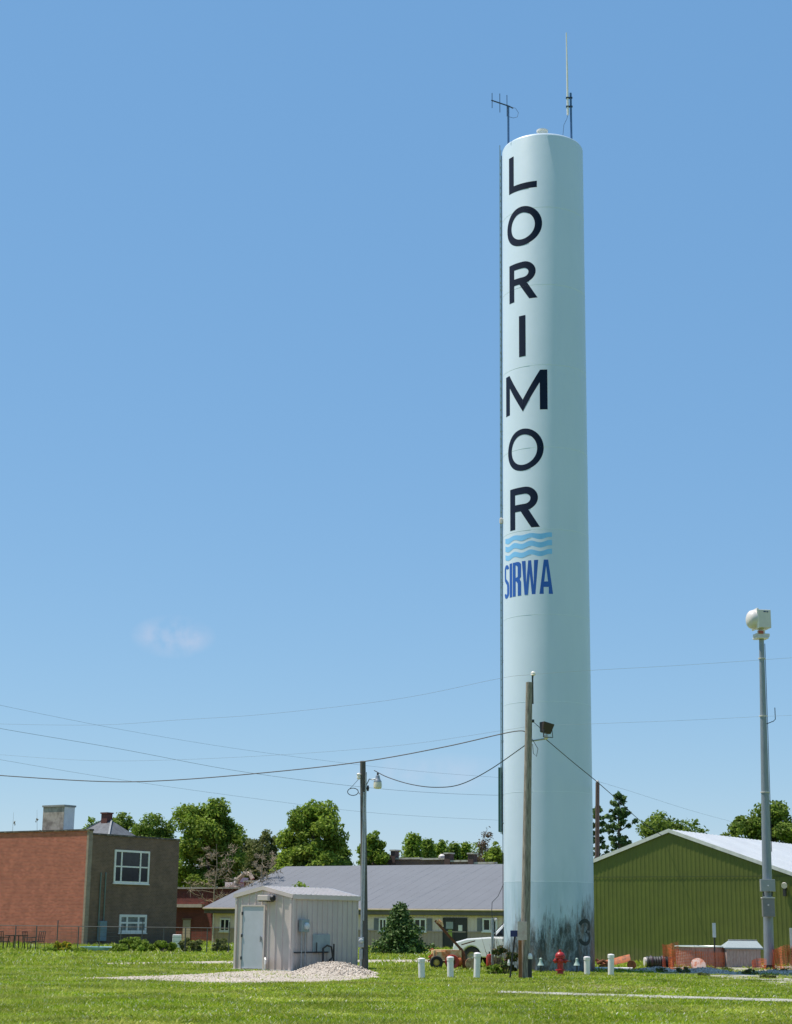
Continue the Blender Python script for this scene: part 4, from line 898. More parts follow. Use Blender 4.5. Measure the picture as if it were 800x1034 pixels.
for px in (97.5, 102.5):
    y_ = yAt(px); mb = MB(); mb.tube([(.08, y_, 1.2), (.08, y_, zAtA(px, 881))], .04, 6); mb.build('drain_pipe', mat('green_grey_pipe', (.13, .17, .16), .6), bb)
y_ = yAt(100.5); mb = MB(); mb.box(.02, .3, y_ - .3, y_ + .3, .25, 1.5); mb.build('meter_cabinet', mat('blue_grey_cabinet', (.16, .22, .26), .6), bb, bevel=.02)
for px, py in ((171, 880), (171, 886)): pass
# stone chimney block
u_ = slide(bo + A * 3, -B, 57, 0, 14); cr = bo + A * 3 - B * u_; cw = slide(cr, -B, 35.5, 0, 6); cl = slide(cr, A, 68, 0, 6)
zt_ = zat(cr.x, cr.y, 812.5)
mb = MB(); mb.box(-u_ - cw, -u_, 3, 3 + cl, BH - .7, zt_ - .12); ch = mb.build('chimney', mat('pale_rendered_stone', (.24, .195, .16), .95, c2=(.46, .39, .32), scale=2.2, lo=.4, hi=.6), bb, lab='broad pale stone chimney stack')
mb = MB(); mb.box(-u_ - cw - .06, -u_ + .06, 2.94, 3 + cl + .06, zt_ - .12, zt_); mb.build('cap', mat('stone_cap', (.3, .29, .27), .9, var=.2), ch)
mb = MB(); mb.box(-u_ + .001, -u_ + .02, 3.02, 3 + cl - .02, BH - .6, zt_ - .13); mb.build('painted_face', WHITE, ch)

# slate roofed house behind it
ho = pt(102.5, 930, 128); ho.z = 0; hz_ = zat(ho.x, ho.y, 828.5)
hs = thing('house', 'small house with grey hipped roof and brick chimney behind the dark brick wall', 'house', ho, RZ)
mb = MB(); e_ = 2.9; mb.add([(-e_, -e_, hz_ - 2.2), (e_, -e_, hz_ - 2.2), (e_, e_, hz_ - 2.2), (-e_, e_, hz_ - 2.2), (-.5, 0, hz_), (.5, 0, hz_)], [(0, 1, 5, 4), (1, 2, 5), (2, 3, 4, 5), (3, 0, 4), (3, 2, 1, 0)])
hr = mb.build('roof', mat('grey_slates', (.09, .095, .105), .85, c2=(.15, .16, .175), scale=3), hs)
mb = MB(); mb.box(-e_ + .4, e_ - .4, -e_ + .4, e_ - .4, 0, hz_ - 2.21); mb.build('wall', OFFWHITE, hs)
mb = MB(); mb.box(-.3, .3, -.3, .3, hz_ - .5, hz_ + .5); mb.box(-.36, .36, -.36, .36, hz_ + .5, hz_ + .6); mb.build('chimney', mat('dark_red_chimney_brick', (.14, .05, .04), .9, var=.25, scale=8), hr)
mb = MB(); mb.bar((-e_, -e_, hz_ - 2.17), (-.5, 0, hz_ + .04), .12, .06); mb.bar((e_, -e_, hz_ - 2.17), (.5, 0, hz_ + .04), .12, .06); mb.build('hip_flashing', BOXGREY, hr)

# red brick store further back
ro = pt(172, 930, 132); ro.z = 0; rh = zat(ro.x, ro.y, 896)
rs_ = thing('red_brick_store', 'low deep red brick storefront between the dark brick building and the grey metal building', 'building', ro, RZ)
RB = brickmat('deep_red_brick', (.20, .04, .03), (.15, .03, .025), (.16, .07, .06), .3)
rl = slide(ro, B, 243, 0, 40); 
mb = MB(); mb.box(-4, rl, 0, 12, 0, rh - .12); rl2 = slide(ro, B, 300, 0, 60); zhi = zat((ro + B * rl).x, (ro + B * rl).y, 889)
mb.box(rl + .002, rl2, .2, 14, 0, zhi - .12); mb.build('wall', RB, rs_)
mb = MB(); mb.box(-4, rl + .1, -.12, .3, rh - .12, rh); mb.box(rl + .002, rl2, .1, .5, zhi - .12, zhi); mb.build('parapet_cap', mat('light_coping', (.36, .33, .29), .8), rs_)
za_ = zat(ro.x, ro.y, 914.5); mb = MB(); mb.box(-4, slide(ro, B, 205, 0, 40), -.3, -.002, za_ - .12, za_ + .12); mb.build('awning_beam', mat('cream_beam', (.45, .38, .30), .7), rs_)
d0, d1 = slide(ro, B, 184.5, 0, 40), slide(ro, B, 192, 0, 40); q_ = ro + B * d0
mb = MB(); mb.box(d0, d1, -.04, .0, 0, zat(q_.x, q_.y, 929)); dd = mb.build('door', mat('beige_door', (.40, .33, .26), .6), rs_); 
mb = MB(); mb.box(d0 - .1, d1 + .1, -.07, -.041, zat(q_.x, q_.y, 929), zat(q_.x, q_.y, 927)); mb.build('lintel', DKB, rs_)
u_ = slide(ro, B, 224, 0, 40); mb = MB(); mb.box(u_ - .7, u_ + .6, 1, 2.2, rh - .1, rh + .4); mb.box(u_ + .1, u_ + .7, 1.1, 2.1, rh + .4, rh + .75); mb.build('roof_unit', WHITE, rs_)
u_ = slide(ro, B, 241, 0, 50); mb = MB(); mb.tube([(u_ - .9, .6, zhi - .3), (u_ - .6, .6, zhi + .2), (u_ - .1, .6, zhi + .55), (u_ + .4, .6, zhi + .5), (u_ + .7, .6, zhi + .1)], .16, 8); mb.build('roof_duct', mat('tan_duct', (.5, .38, .3), .5), rs_, smooth=True)

# long grey metal building in the middle
go = gp(440, 957.6); go.z = 0
gl = thing('grey_metal_building', 'long low beige metal building with broad grey roof and dark double door', 'building', go, RZ)
x0 = slide(go, B, 214, -60, 0); x1 = 14.0
PL = lambda px: slide(go, B, px, -60, 40)
def zB(px, py): q_ = go + B * PL(px); return zat(q_.x, q_.y, py)
Ez = zB(440, 917); HD = 9.2
rp = go + A * HD + B * (PL(400)); Rz = zat(rp.x, rp.y, 874.0)
print('GREY', go, x0, Ez, Rz)
BEI = mat('beige_cladding', (.70, .55, .48), .55, var=.05, scale=1)
TAU = mat('taupe_wainscot', (.38, .28, .24), .55, var=.05)
RFG = mat('grey_roof_metal', (.135, .142, .158), .65, 0, var=.05, scale=.5)
mb = MB(); P = []; x = x0
while x < x1: P += [(x, 0), (x + .24, 0), (x + .26, .02), (x + .3, .02)]; x += .3
n = len(P); wz = 1.05; mb.add([(u, -o, wz) for u, o in P] + [(u, -o, Ez) for u, o in P], [(i, i + 1, i + 1 + n, i + n) for i in range(n - 1)])
mb.add([(x0, 0.02, 0), (x0, 2 * HD, 0), (x0, 2 * HD, Ez), (x0, HD, Rz - .2), (x0, 0.02, Ez)], [(0, 1, 2, 3, 4)])
mb.add([(x1, 0.02, 0), (x1, 2 * HD, 0), (x1, 2 * HD, Ez), (x1, HD, Rz - .2), (x1, 0.02, Ez)], [(4, 3, 2, 1, 0)]); mb.build('wall', BEI, gl)
mb = MB(); mb.add([(u, -o - .015, 0) for u, o in P] + [(u, -o - .015, wz) for u, o in P], [(i, i + 1, i + 1 + n, i + n) for i in range(n - 1)]); mb.box(x0, x1, -.07, -.04, wz - .02, wz + .05); mb.build('wainscot', TAU, gl)
mb = MB(); ov = .35; sl_ = (Rz - Ez) / HD
for s_ in (0, 1):
    ye = -ov if s_ == 0 else 2 * HD + ov; z_ = Ez - sl_ * ov
    xx0, xx1 = x0 - .6, x1 + .5
    mb.add([(xx0, ye, z_ + .08), (xx1, ye, z_ + .08), (xx1, HD, Rz + .08), (xx0, HD, Rz + .08), (xx0, ye, z_), (xx1, ye, z_), (xx1, HD, Rz), (xx0, HD, Rz)], [(0, 1, 2, 3), (7, 6, 5, 4), (0, 4, 5, 1), (1, 5, 6, 2), (3, 7, 4, 0)])
x = x0 - .6
while x < x1: mb.bar((x, -ov, Ez - sl_ * ov + .082), (x, HD, Rz + .082), .04, .004); x += .9
mb.build('roof', RFG, gl)
mb = MB(); mb.box(x0 - .55, x1 + .4, -ov + .03, -ov + .06, Ez - sl_ * ov - .32, Ez - sl_ * ov - .002); mb.box(x0 - .55, x1 + .4, -ov + .06, -.03, Ez - sl_ * ov - .34, Ez - sl_ * ov - .32); mb.build('fascia', mat('brown_fascia', (.12, .10, .09), .6), gl)
mb = MB(); mb.tube([(x0 - .6, -ov - .05, Ez - sl_ * ov + .0), (x1 + .4, -ov - .05, Ez - sl_ * ov + .0)], .06, 8); mb.build('gutter', mat('tan_gutter', (.4, .33, .24), .5), gl)
def shut(parent, a, b, z0, z1):
    mb = MB(); mb.box(a, b, -.06, -.025, z0, z1); z = z0 + .08
    while z < z1 - .08: mb.box(a + .04, b - .04, -.075, -.06, z, z + .03); z += .09
    return mb.build('shutter', mat('grey_shutter', (.17, .17, .19), .6), parent)
for px0, px1, sl0, sr0 in ((222, 232, 0, 0), (383, 391, 1, 0), (418.5, 431, 0, 1), (488, 503, 1, 0)):
    a, b_ = PL(px0), PL(px1); z0, z1 = zB(px0, 940.5), zB(px0, 927.3)
    w_ = window(gl, 'x', a, b_, z0, z1, -.02, mull=(.5,), fw=.1)
    if sl0: shut(gl, a - .42, a - .05, z0, z1)
    if sr0: shut(gl, b_ + .05, b_ + .42, z0, z1)
a, b_ = PL(448.8), PL(471); z1 = zB(460, 928); 
mb = MB(); mb.box(a, (a + b_) / 2 - .01, -.06, -.03, .02, z1); mb.box((a + b_) / 2 + .01, b_, -.06, -.03, .02, z1); dd = mb.build('double_door', mat('black_door', (.012, .012, .014), .35), gl)
mb = MB(); mb.box(a - .08, a, -.08, -.02, 0, z1 + .08); mb.box(b_, b_ + .08, -.08, -.02, 0, z1 + .08); mb.box(a, b_, -.08, -.02, z1, z1 + .08); mb.build('door_frame', BLACK, gl)
w_ = b_ - a
mb = MB(); mb.box(a + .1 * w_, a + .42 * w_, -.07, -.0605, z1 - .62, z1 - .18); mb.build('notice', mat('pale_notice', (.3, .32, .33), .6), dd)
mb = MB(); mb.box(a + .66 * w_, a + .84 * w_, -.07, -.0605, z1 - .75, z1 - .38); mb.build('notice', WHITE, dd)
mb = MB(); mb.box(a + .2 * w_, a + .38 * w_, -.07, -.0605, z1 - 1.15, z1 - .68); mb.build('notice', mat('yellow_green_poster', (.28, .33, .06), .6), dd)
u_ = PL(459); zz = zB(459, 921.5); mb = MB(); mb.box(u_ - .2, u_ + .12, -.3, -.02, zz - .12, zz + .08); mb.build('wall_light', OFFWHITE, gl, bevel=.03)
mb = MB(); mb.tube([(x0 + .15, -.1, 0), (x0 + .15, -.1, Ez - .4)], .05, 6); mb.build('downspout', OFFWHITE, gl)

# old brick row behind the ridge
oo = pt(430, 930, 146); oo.z = 0
ow = thing('old_brick_row', 'old brick row with stepped parapet, chimneys and pale coping behind the grey roof', 'building', oo, RZ)
PO = lambda px: slide(oo, B, px, -60, 60)
def zO(px, py): q_ = oo + B * PO(px); return zat(q_.x, q_.y, py)
PB_ = brickmat('dusty_pink_brick', (.22, .12, .10), (.17, .09, .075), (.25, .18, .16), .35)
CAPW = mat('weathered_white_cap', (.52, .48, .42), .8, c2=(.25, .2, .17), scale=1.5, lo=.5, hi=.65)
mbw, mbc = MB(), MB(); segs_ = [(362, 398, 863.5), (398, 424, 866), (424, 452, 866.4), (452, 475, 868.5), (475, 500, 870.5), (500, 512, 872.5)]
for i, (a, b_, py) in enumerate(segs_):
    z = zO((a + b_) / 2, py); xa, xb = PO(a), PO(b_) - .003; mbw.box(xa, xb, 0, .4, 0, z - .15); mbw.box(xa, xb, .41, 15, 0, z - .6); mbc.box(xa, xb, -.08, .46, z - .15, z)
mbw.build('wall', PB_, ow); mbc.build('coping', CAPW, ow)
for a, b_, py in ((394.5, 399, 858), (449.5, 455, 861), (473.5, 479, 861.2)):
    z = zO(a, py); mb = MB(); mb.box(PO(a), PO(b_), -.15, .5, 3, z - .12); c_ = mb.build('chimney', mat('dark_chimney_brick', (.10, .06, .055), .9, var=.3, scale=7), ow)
    mb = MB(); mb.box(PO(a) - .07, PO(b_) + .07, -.22, .57, z - .12, z); mb.build('cap', CAPW, c_)
mb = MB(); u_ = PO(438.5); z = zO(438, 866.5); mb.lathe([(.22, -.4), (.22, .05), (.3, .07), (.3, .22), (.15, .36), (.02, .4)], 14, (u_, 1.2, z)); mb.build('roof_vent', OFFWHITE, ow, smooth=True)

# ------------------------------------------------------------------ pickup truck behind the tower
tk = gp(476, 977); tk.z = 0; tk = tk - Vector((-math.sin(math.radians(150)), math.cos(math.radians(150)), 0)) * 1.9
truck = thing('pickup_truck', 'white pickup truck parked between the tower and the grey building, front to the left', 'pickup truck', tk, math.radians(180 - 30))
TW = mat('truck_white_paint', (.72, .73, .74), .25, var=.03, spec=.6)
# local: +x forward, wheel axle at x=0, driver side at +y side? body spans y -1.85..0 (near side y=+0)
rear = -3.0
def arch(cx, r=.42, z=.38): return [(cx + r * math.cos(t), z + r * math.sin(t)) for t in np.linspace(PI, 0, 9)]
ol = [(rear - .9, .5)] + [(x_, z_) for x_, z_ in arch(rear)] + [(x_, z_) for x_, z_ in arch(0)] + [(.78, .42), (.82, .72), (.74, .93), (.2, 1.07), (-.75, 1.14), (-2.4, 1.14), (-2.45, 1.12), (rear - .9, 1.1)]
mb = MB(); mb.prism(ol, lambda u, v: (u, .0, v), lambda u, v: (u, 1.9, v)); tb = mb.build('body', TW, truck, bevel=.05)
mb = MB(); cabp = [(-.78, 1.14), (-1.32, 1.68), (-1.55, 1.74), (-2.3, 1.72), (-2.5, 1.14)]
mb.prism(cabp, lambda u, v: (u, .06 + (v - 1.14) * .22, v), lambda u, v: (u, 1.84 - (v - 1.14) * .22, v)); mb.build('cab', TW, truck, bevel=.04)
mb = MB(); wp = [(-1.0, 1.18), (-1.4, 1.6), (-2.2, 1.6), (-2.32, 1.18)]
mb.prism(wp, lambda u, v: (u, .045 + (v - 1.14) * .22, v), lambda u, v: (u, 1.855 - (v - 1.14) * .22, v)); mb.build('side_window', DARKGLASS, truck)
mb = MB(); mb.add([(-.84, .2, 1.215), (-.84, 1.7, 1.215), (-1.27, 1.62, 1.645), (-1.27, .28, 1.645)], [(0, 1, 2, 3)]); mb.v = [(a + .03, b, c + .03) for a, b, c in mb.v]; mb.build('windscreen', DARKGLASS, truck)
for cx in (0, rear):
    for yy, sg_ in ((1.9, 1), (0, -1)):
        mb = MB(); mb.lathe([(.2, -.11), (.34, -.12), (.375, -.09), (.385, 0), (.375, .09), (.34, .12), (.2, .11)], 28, (cx, yy - sg_ * .14, .385), (0, 1, 0), cap=False); wh = mb.build('wheel', RUBBER, truck, smooth=True)
        mb = MB(); mb.lathe([(.0, .07), (.06, .09), (.1, .05), (.2, .06), (.23, .11), (.23, -.05), (.0, -.05)], 20, (cx, yy - sg_ * .14, .385), (0, sg_, 0)); mb.build('rim', mat('steel_rim', (.45, .43, .38), .4, .5), wh, smooth=True)
mb = MB(); mb.box(.76, .92, .02, 1.88, .42, .66); mb.build('bumper', mat('chrome_bumper', (.4, .4, .41), .25, .8), truck, bevel=.03)
for y_ in (.12, 1.5): mb = MB(); mb.box(.74, .84, y_, y_ + .3, .7, .88); mb.build('headlight', mat('headlight_glass', (.6, .62, .6), .1), truck, bevel=.02)
mb = MB(); mb.box(.74, .82, .46, 1.46, .68, .9); mb.build('grille', BLACK, truck)
mb = MB(); mb.tube([(-1.05, 1.92, 1.2), (-1.05, 2.1, 1.28)], .02, 6); mb.box(-1.12, -1.0, 2.02, 2.2, 1.18, 1.42); mb.build('side_mirror', BLACK, truck, bevel=.02)
mb = MB(); mb.box(-2.3, -1.0, 1.901, 1.909, .5, .51); mb.box(-1.005, -.995, 1.901, 1.909, .5, 1.12); mb.box(-2.3, -2.29, 1.901, 1.909, .5, 1.12); mb.build('door_gap', BLACK, truck)
mb = MB(); mb.box(-2.2, -2.05, 1.905, 1.93, .98, 1.02); mb.build('door_handle', BLACK, truck)

# ------------------------------------------------------------------ old farm implement in front of the truck
im = gp(458, 979); im.z = 0
imp = thing('farm_implement', 'rusty orange and cream old farm implement with a raised brown boom', 'farm machine', im, math.radians(6))
def ip(px, py, dy=0): q_ = pt(px, py, im.y + dy) - im; return Vector((q_.x * math.cos(-math.radians(6)) - q_.y * math.sin(-math.radians(6)), q_.x * math.sin(-math.radians(6)) + q_.y * math.cos(-math.radians(6)), q_.z))
mb = MB(); a, b_ = ip(437, 961), ip(466, 962); mb.box(a.x, b_.x, -.1, .5, a.z - .22, a.z + .07); mb.box(a.x + .1, a.x + .45, -.15, .1, a.z - .3, a.z + .02); mb.build('deck', RUSTP, imp, bevel=.02)
mb = MB(); mb.tube([ip(433, 967), ip(438, 963), ip(452, 966), ip(478, 972)], .045, 8); mb.bar(ip(434, 964), ip(436, 976), .06, .05); mb.bar(ip(432, 970), ip(446, 970), .07, .05); mb.bar(ip(446, 971), ip(484, 974), .09, .07); mb.tube([ip(434, 960), ip(437, 958), ip(440, 963)], .03, 6); mb.build('frame', RUSTO, imp)
for px, rr in ((440, .24), (456, .26)):
    c_ = ip(px, 979 - rr * 28 - .5); c_.y = -.15; mb = MB(); mb.lathe([(rr * .5, -.07), (rr * .92, -.08), (rr, -.04), (rr, .04), (rr * .92, .08), (rr * .5, .07)], 24, c_, (0, 1, 0), cap=False); wh = mb.build('wheel', RUBBER if px == 440 else REDP, imp, smooth=True)
    mb = MB(); mb.lathe([(.0, .05), (rr * .2, .06), (rr * .5, .03), (rr * .5, -.05), (0, -.05)], 16, c_, (0, -1, 0)); mb.build('hub', mat('yellow_hub', (.5, .36, .08), .6) if px == 440 else RUST, wh, smooth=True)
mb = MB(); c_ = ip(463, 971); mb.lathe([(.05, -.14), (.17, -.14), (.19, -.06), (.19, .08), (.14, .12), (.05, .14)], 18, c_, (1, 0, 0)); mb.build('drum', RUSTO, imp, smooth=True)
mb = MB(); mb.bar(ip(439.5, 929.5), ip(466, 959), .10, .09); mb.tube([ip(465, 958), ip(468, 963), ip(469, 977)], .07, 8); mb.build('boom', RUST, imp)
mb = MB(); mb.tube([ip(443, 929), ip(446, 932), ip(447, 936)], .05, 6); mb.bar(ip(441, 930), ip(447, 933), .12, .1); mb.build('boom_tip', RUSTP, imp)
mb = MB(); mb.bar(ip(466, 954), ip(480, 950), .04, .04); mb.bar(ip(467, 975), ip(474, 968), .05, .05); mb.bar(ip(470, 978), ip(478, 974), .07, .05); mb.build('linkage', RUST, imp)
mb = MB(); mb.lathe([(.08, -.05), (.2, -.05), (.2, .05), (.08, .05)], 18, ip(475.5, 973, -.3), (0, 1, 0)); mb.build('gauge_wheel', mat('cream_rust_wheel', (.45, .36, .22), .7, c2=(.2, .08, .04), scale=8), imp)

# ------------------------------------------------------------------ small things round the tower
proto = None
for px, pb_, ptp, lab in ((426, 988.5, 967.5, 'white capped bollard pipe, leftmost of the three left of the tower'), (455, 987.5, 966, 'white capped bollard pipe, middle of the three left of the tower'),
                          (481.5, 988, 962, 'taller white bollard pipe in front of the pickup wheel'), (593, 985, 966, 'white bollard pipe at the foot of the tower right of the hydrant'),
                          (617, 985.5, 963.5, 'white bollard pipe in front of the orange plow blade')):
    p = gp(px, pb_); p.z = 0; h_ = zat(p.x, p.y, ptp)
    if proto is None:
        proto = thing('bollard', lab, 'bollard', p, group='white pipe bollards'); h0_ = h_
        mb = MB(); mb.lathe([(.10, 0), (.10, h_ - .07)], 20); mb.build('post', PLASTW, proto, smooth=True)
        mb = MB(); mb.lathe([(.112, h_ - .11), (.114, h_ - .02), (.09, h_), (.02, h_ + .01)], 20); mb.build('cap', PLASTW, proto, smooth=True); o = proto
    else: o = copy_tree(proto); o.location = p; o['label'] = lab
    o.scale = (1, 1, h_ / h0_)
    o.rotation_euler = (random.uniform(-.03, .03), random.uniform(-.03, .03), random.random() * 6)
hp = gp(566, 984.8); hp.z = 0
hy = thing('fire_hydrant', 'red fire hydrant standing in front of the tower base', 'fire hydrant', hp)
HR = mat('hydrant_red', (.36, .018, .016), .4, var=.12, scale=10)
mb = MB(); mb.lathe([(.17, 0), (.17, .035), (.11, .05), (.10, .12), (.10, .14), (.165, .15), (.165, .19), (.105, .2), (.10, .5), (.125, .53), (.125, .55), (.165, .56), (.165, .6), (.12, .61)], 24); mb.build('barrel', HR, hy, smooth=True)
mb = MB(); mb.lathe([(.165, .605), (.17, .63), (.14, .70), (.08, .75), (.04, .76), (.04, .82), (.02, .825)], 24); mb.build('bonnet', HR, hy, smooth=True)
for ax, ln in (((-1, 0, 0), .2), ((1, 0, 0), .2), ((0, -1, 0), .22)):
    mb = MB(); mb.lathe([(.055, .05), (.055, ln - .06), (.075, ln - .055), (.075, ln), (.03, ln + .01), (.03, ln + .04)], 14, (0, 0, .46), ax); mb.build('nozzle', HR, hy, smooth=True)
mb = MB(); mb.tube([(.22, 0, .47), (.28, -.05, .46), (.34, -.04, .45)], .014, 5); mb.build('chain', RUST, hy)
# little pale valve posts
proto = None
for px, pyb, lab in ((546.3, 982, 'small pale conical vent cap on a stake between the pole and the hydrant'), (582.8, 982, 'small pale conical vent cap on a stake right of the hydrant')):
    p = gp(px, pyb); p.z = 0
    if proto is None:
        proto = o = thing('vent_stake', lab, 'marker stake', p, group='vent stakes at the tower foot')
        mb = MB(); mb.tube([(0, 0, 0), (0, 0, .28)], .025, 8); mb.build('stake', BLACK, o)
        mb = MB(); mb.lathe([(.12, .24), (.1, .28), (.045, .38), (.05, .47), (.02, .5)], 14); mb.build('cap', mat('pale_green_cap', (.35, .45, .40), .5), o, smooth=True)
    else: o = copy_tree(proto); o.location = p; o['label'] = lab
p = gp(515, 988.5); p.z = 0
sg = thing('blue_marker_sign', 'small dark blue plate on a leaning black post left of the wooden pole', 'sign', p)
e_ = pt(520, 945, p.y) - p; mb = MB(); mb.tube([(0, 0, 0), e_], .03, 6); mb.build('post', BLACK, sg)
k = pt(519.3, 942.5, p.y) - p; mb = MB(); mb.box(k.x - .12, k.x + .12, k.y - .06, k.y - .04, k.z - .1, k.z + .09); mb.build('plate', mat('navy_plate', (.012, .02, .12), .4), sg, bevel=.004)
mb = MB(); mb.lathe([(.035, .3), (.045, .38), (.02, .48)], 10, (-.03, -.02, .1)); mb.build('white_tag', WHITE, sg)
p = gp(497.5, 980); p.z = 0
rp_ = thing('riser_post', 'thin grey steel riser post with a cable climbing to the tower', 'post', p)
h_ = zat(p.x, p.y, 927); mb = MB(); mb.tube([(0, 0, 0), (0, 0, h_)], .05, 10); mb.build('post', GALV, rp_, smooth=True)
q1_ = zat(p.x, p.y, 924) ; mb = MB(); mb.tube([(0, 0, h_ - .1), (-.02, 0, h_ + .3), (0, .1, zat(p.x, p.y, 911)), pt(503, 905, p.y + .8) - p, pt(508.5, 893, p.y + 1.2) - p], .013, 5); mb.build('cable', WIRE, rp_)
mb = MB(); mb.lathe([(.05, 0), (.06, .08), (.02, .13)], 10, (.12, 0, h_ - .12)); mb.tube([(.12, 0, h_ - .12), (.12, 0, h_ - .5), (0, 0, h_ - .6)], .02, 6); mb.build('weatherhead', OFFWHITE, rp_)
p = gp(494.3, 978); p.z = 0
rd = thing('red_drum', 'narrow red metal canister standing behind the grey riser post', 'canister', p)
mb = MB(); mb.lathe([(.11, 0), (.12, .02), (.12, .44), (.1, .5), (.04, .53)], 16); mb.build('tank', REDP, rd, smooth=True); mb = MB(); mb.tube([(0, 0, .52), (0, 0, .62)], .03, 8); mb.build('valve', BLACK, rd)
WEED = leafmat('tower_weeds', [(0, (.03, .06, .015)), (.5, (.06, .10, .03)), (.8, (.20, .13, .06)), (1, (.28, .17, .08))], trans=.2)
shrub('scrubby weeds and dead stalks at the left foot of the tower', 510, 984, 22, 34, WEED, 51, nl=1500, leaf=.055, name='weeds', cat='weeds')
shrub('low green tuft around the grey riser post', 500, 984, 16, 12, LEAF_A, 52, nl=600, leaf=.05, name='weeds', cat='weeds')
for px, pb_, w_, h_ in ((668, 982, 12, 5), (690, 982.5, 14, 6), (735, 981, 12, 5), (757, 984, 16, 6), (788, 983, 14, 5), (710, 986, 14, 4), (775, 988, 18, 4)):
    shrub('low weed tuft growing through the gravel %s' % {668: 'by the pipe roll', 690: 'below the left end of the netting', 735: 'in front of the gap between tank and well box', 757: 'in front of the well box', 788: 'at the foot of the siren pole', 710: 'nearest the lawn below the road marker', 775: 'nearest the lawn below the siren pole'}[px], px, pb_, w_, h_, LEAF_O, px, nl=260, leaf=.045, name='weeds', cat='weeds', group='weed tufts on the gravel')
# dry stalk heap
p = gp(506, 981); p.z = 0; mb = MB(); q = random.Random(3)
for i in range(50):
    a = Vector((q.uniform(-.35, .35), q.uniform(-.2, .2), 0)); mb.tube([a, a + Vector((q.gauss(0, .22), q.gauss(0, .1), q.uniform(.4, 1.25)))], [.013, .005], 4)
o = mb.build('brush_pile', mat('dry_brush', (.10, .07, .045), .9, c2=(.36, .24, .15), scale=4), loc=p); tag(o, 'dry brown stalks and sticks leaning at the left side of the tower', 'brush pile')

# orange plow blade & white pipe
p = gp(622, 979.0); p.z = 0
pl_ = thing('plow_blade', 'rusty orange plow blade lying against the green wall beside the tower', 'plow', p)
def lq(px, py, dy=0, P=p): return pt(px, py, P.y + dy) - P
mb = MB(); P_ = [(0, 0), (.05, .14), (.13, .26), (.24, .34), (.24, .30), (.15, .22), (.09, .12), (.05, 0)]
a, b_ = lq(607, 975), lq(637, 970); mb.prism([(u, v) for u, v in P_], lambda u, v: (a.x, a.y + u * 1.2, a.z - .1 + v * .7), lambda u, v: (b_.x, b_.y + u * 1.2, b_.z - .02 + v * .75)); mb.build('blade', mat('bright_rust_orange', (.42, .11, .02), .65, c2=(.13, .045, .02), scale=6, lo=.42, hi=.6), pl_, smooth=True)
mb = MB(); mb.bar(lq(602, 969, .1), lq(612, 976, -.1), .08, .1); mb.bar(lq(605, 976, -.1), lq(620, 972, -.1), .06, .1); mb.tube([lq(603, 973), lq(609, 970), lq(615, 973)], .06, 8); mb.build('hitch_frame', RUST, pl_)
mb = MB(); mb.lathe([(.05, -.05), (.17, -.05), (.17, .05), (.05, .05)], 18, lq(638, 974.5, -.1), (.4, 1, 0)); mb.build('shoe_wheel', RUST, pl_)
p = gp(620, 980); p.z = 0; o = MB().tube([(-.75, 0, .06), (.7, .05, .06)], .06, 12).build('plastic_pipe', PLASTW, loc=p, smooth=True); tag(o, 'length of white pipe lying in the grass before the orange plow blade', 'pipe')
# corrugated pipe roll
p = gp(660, 977.5); p.z = 0
cr_ = thing('drain_pipe_roll', 'dark corrugated drain pipe with white end lying by the green wall', 'pipe', p)
mb = MB(); prof = []
for i in range(23): prof += [(.22 if i % 2 else .18, i * .05 - .55)]
mb.lathe([(.05, -.55)] + prof + [(.05, .56)], 20, (.25, 0, .24), (1, .1, 0)); mb.build('pipe', mat('black_corrugated', (.03, .035, .04), .5, var=.2), cr_, smooth=False)
mb = MB(); mb.lathe([(.12, 0), (.17, .01), (.17, .1), (.12, .11)], 18, (-.38, -.05, .24), (1, .1, 0)); mb.build('end_ring', OFFWHITE, cr_)
for x_ in (-.1, .35): mb = MB(); mb.lathe([(.225, -.04), (.245, 0), (.225, .04)], 18, (x_, -.02, .24), (1, .1, 0)); mb.build('strap', mat('purple_black_strap', (.05, .03, .05), .6), cr_)

# stock tank, well box, netting
p = gp(712, 976.5); p.z = 0; p.y += .9
stt = thing('stock_tank', 'round open tank of brownish pink panels with pale metal rim', 'tank', p)
PINK = mat('pinkish_boards', (.30, .14, .11), .8, c2=(.44, .27, .23), scale=7, stretch=(5, 5, .6))
r_ = 1.02; hz1 = zat(p.x, p.y - r_, 956.0)
mb = MB(); n = 26
for i in range(n):
    a0, a1 = 2 * PI * i / n, 2 * PI * (i + .93) / n
    mb.add([(r_ * math.cos(a), r_ * math.sin(a), z) for z in (0, hz1) for a in (a0, a1)] + [((r_ - .04) * math.cos(a), (r_ - .04) * math.sin(a), z) for z in (0, hz1) for a in (a0, a1)], [(0, 1, 3, 2), (5, 4, 6, 7), (2, 3, 7, 6), (0, 2, 6, 4), (1, 5, 7, 3)])
mb.build('staves', PINK, stt)
mb = MB(); pts_ = [(1.03 * r_ * math.cos(a), 1.03 * r_ * math.sin(a), hz1) for a in np.linspace(0, 2 * PI, 40)]; mb.tube(pts_, .03, 6); mb.build('rim', mat('pale_rim', (.55, .6, .55), .4, .2), stt, smooth=True)
mb = MB(); mb.lathe([(r_ - .05, hz1 - .12), (.01, hz1 - .1)], 30); mb.build('water', mat('dark_green_water', (.02, .06, .05), .08), stt)
p = gp(752, 977); p.z = 0; wl, wr = pt(732.5, 930, p.y).x - p.x, pt(767, 930, p.y).x - p.x; hw = zat(p.x, p.y, 957)
wb = thing('well_box', 'plank sided box with a shingled pitched lid beside the siren pole', 'well box', p)
mb = MB(); x = wl
while x < wr - .1: mb.box(x, x + .13, 0, .03, 0, hw); x += .138
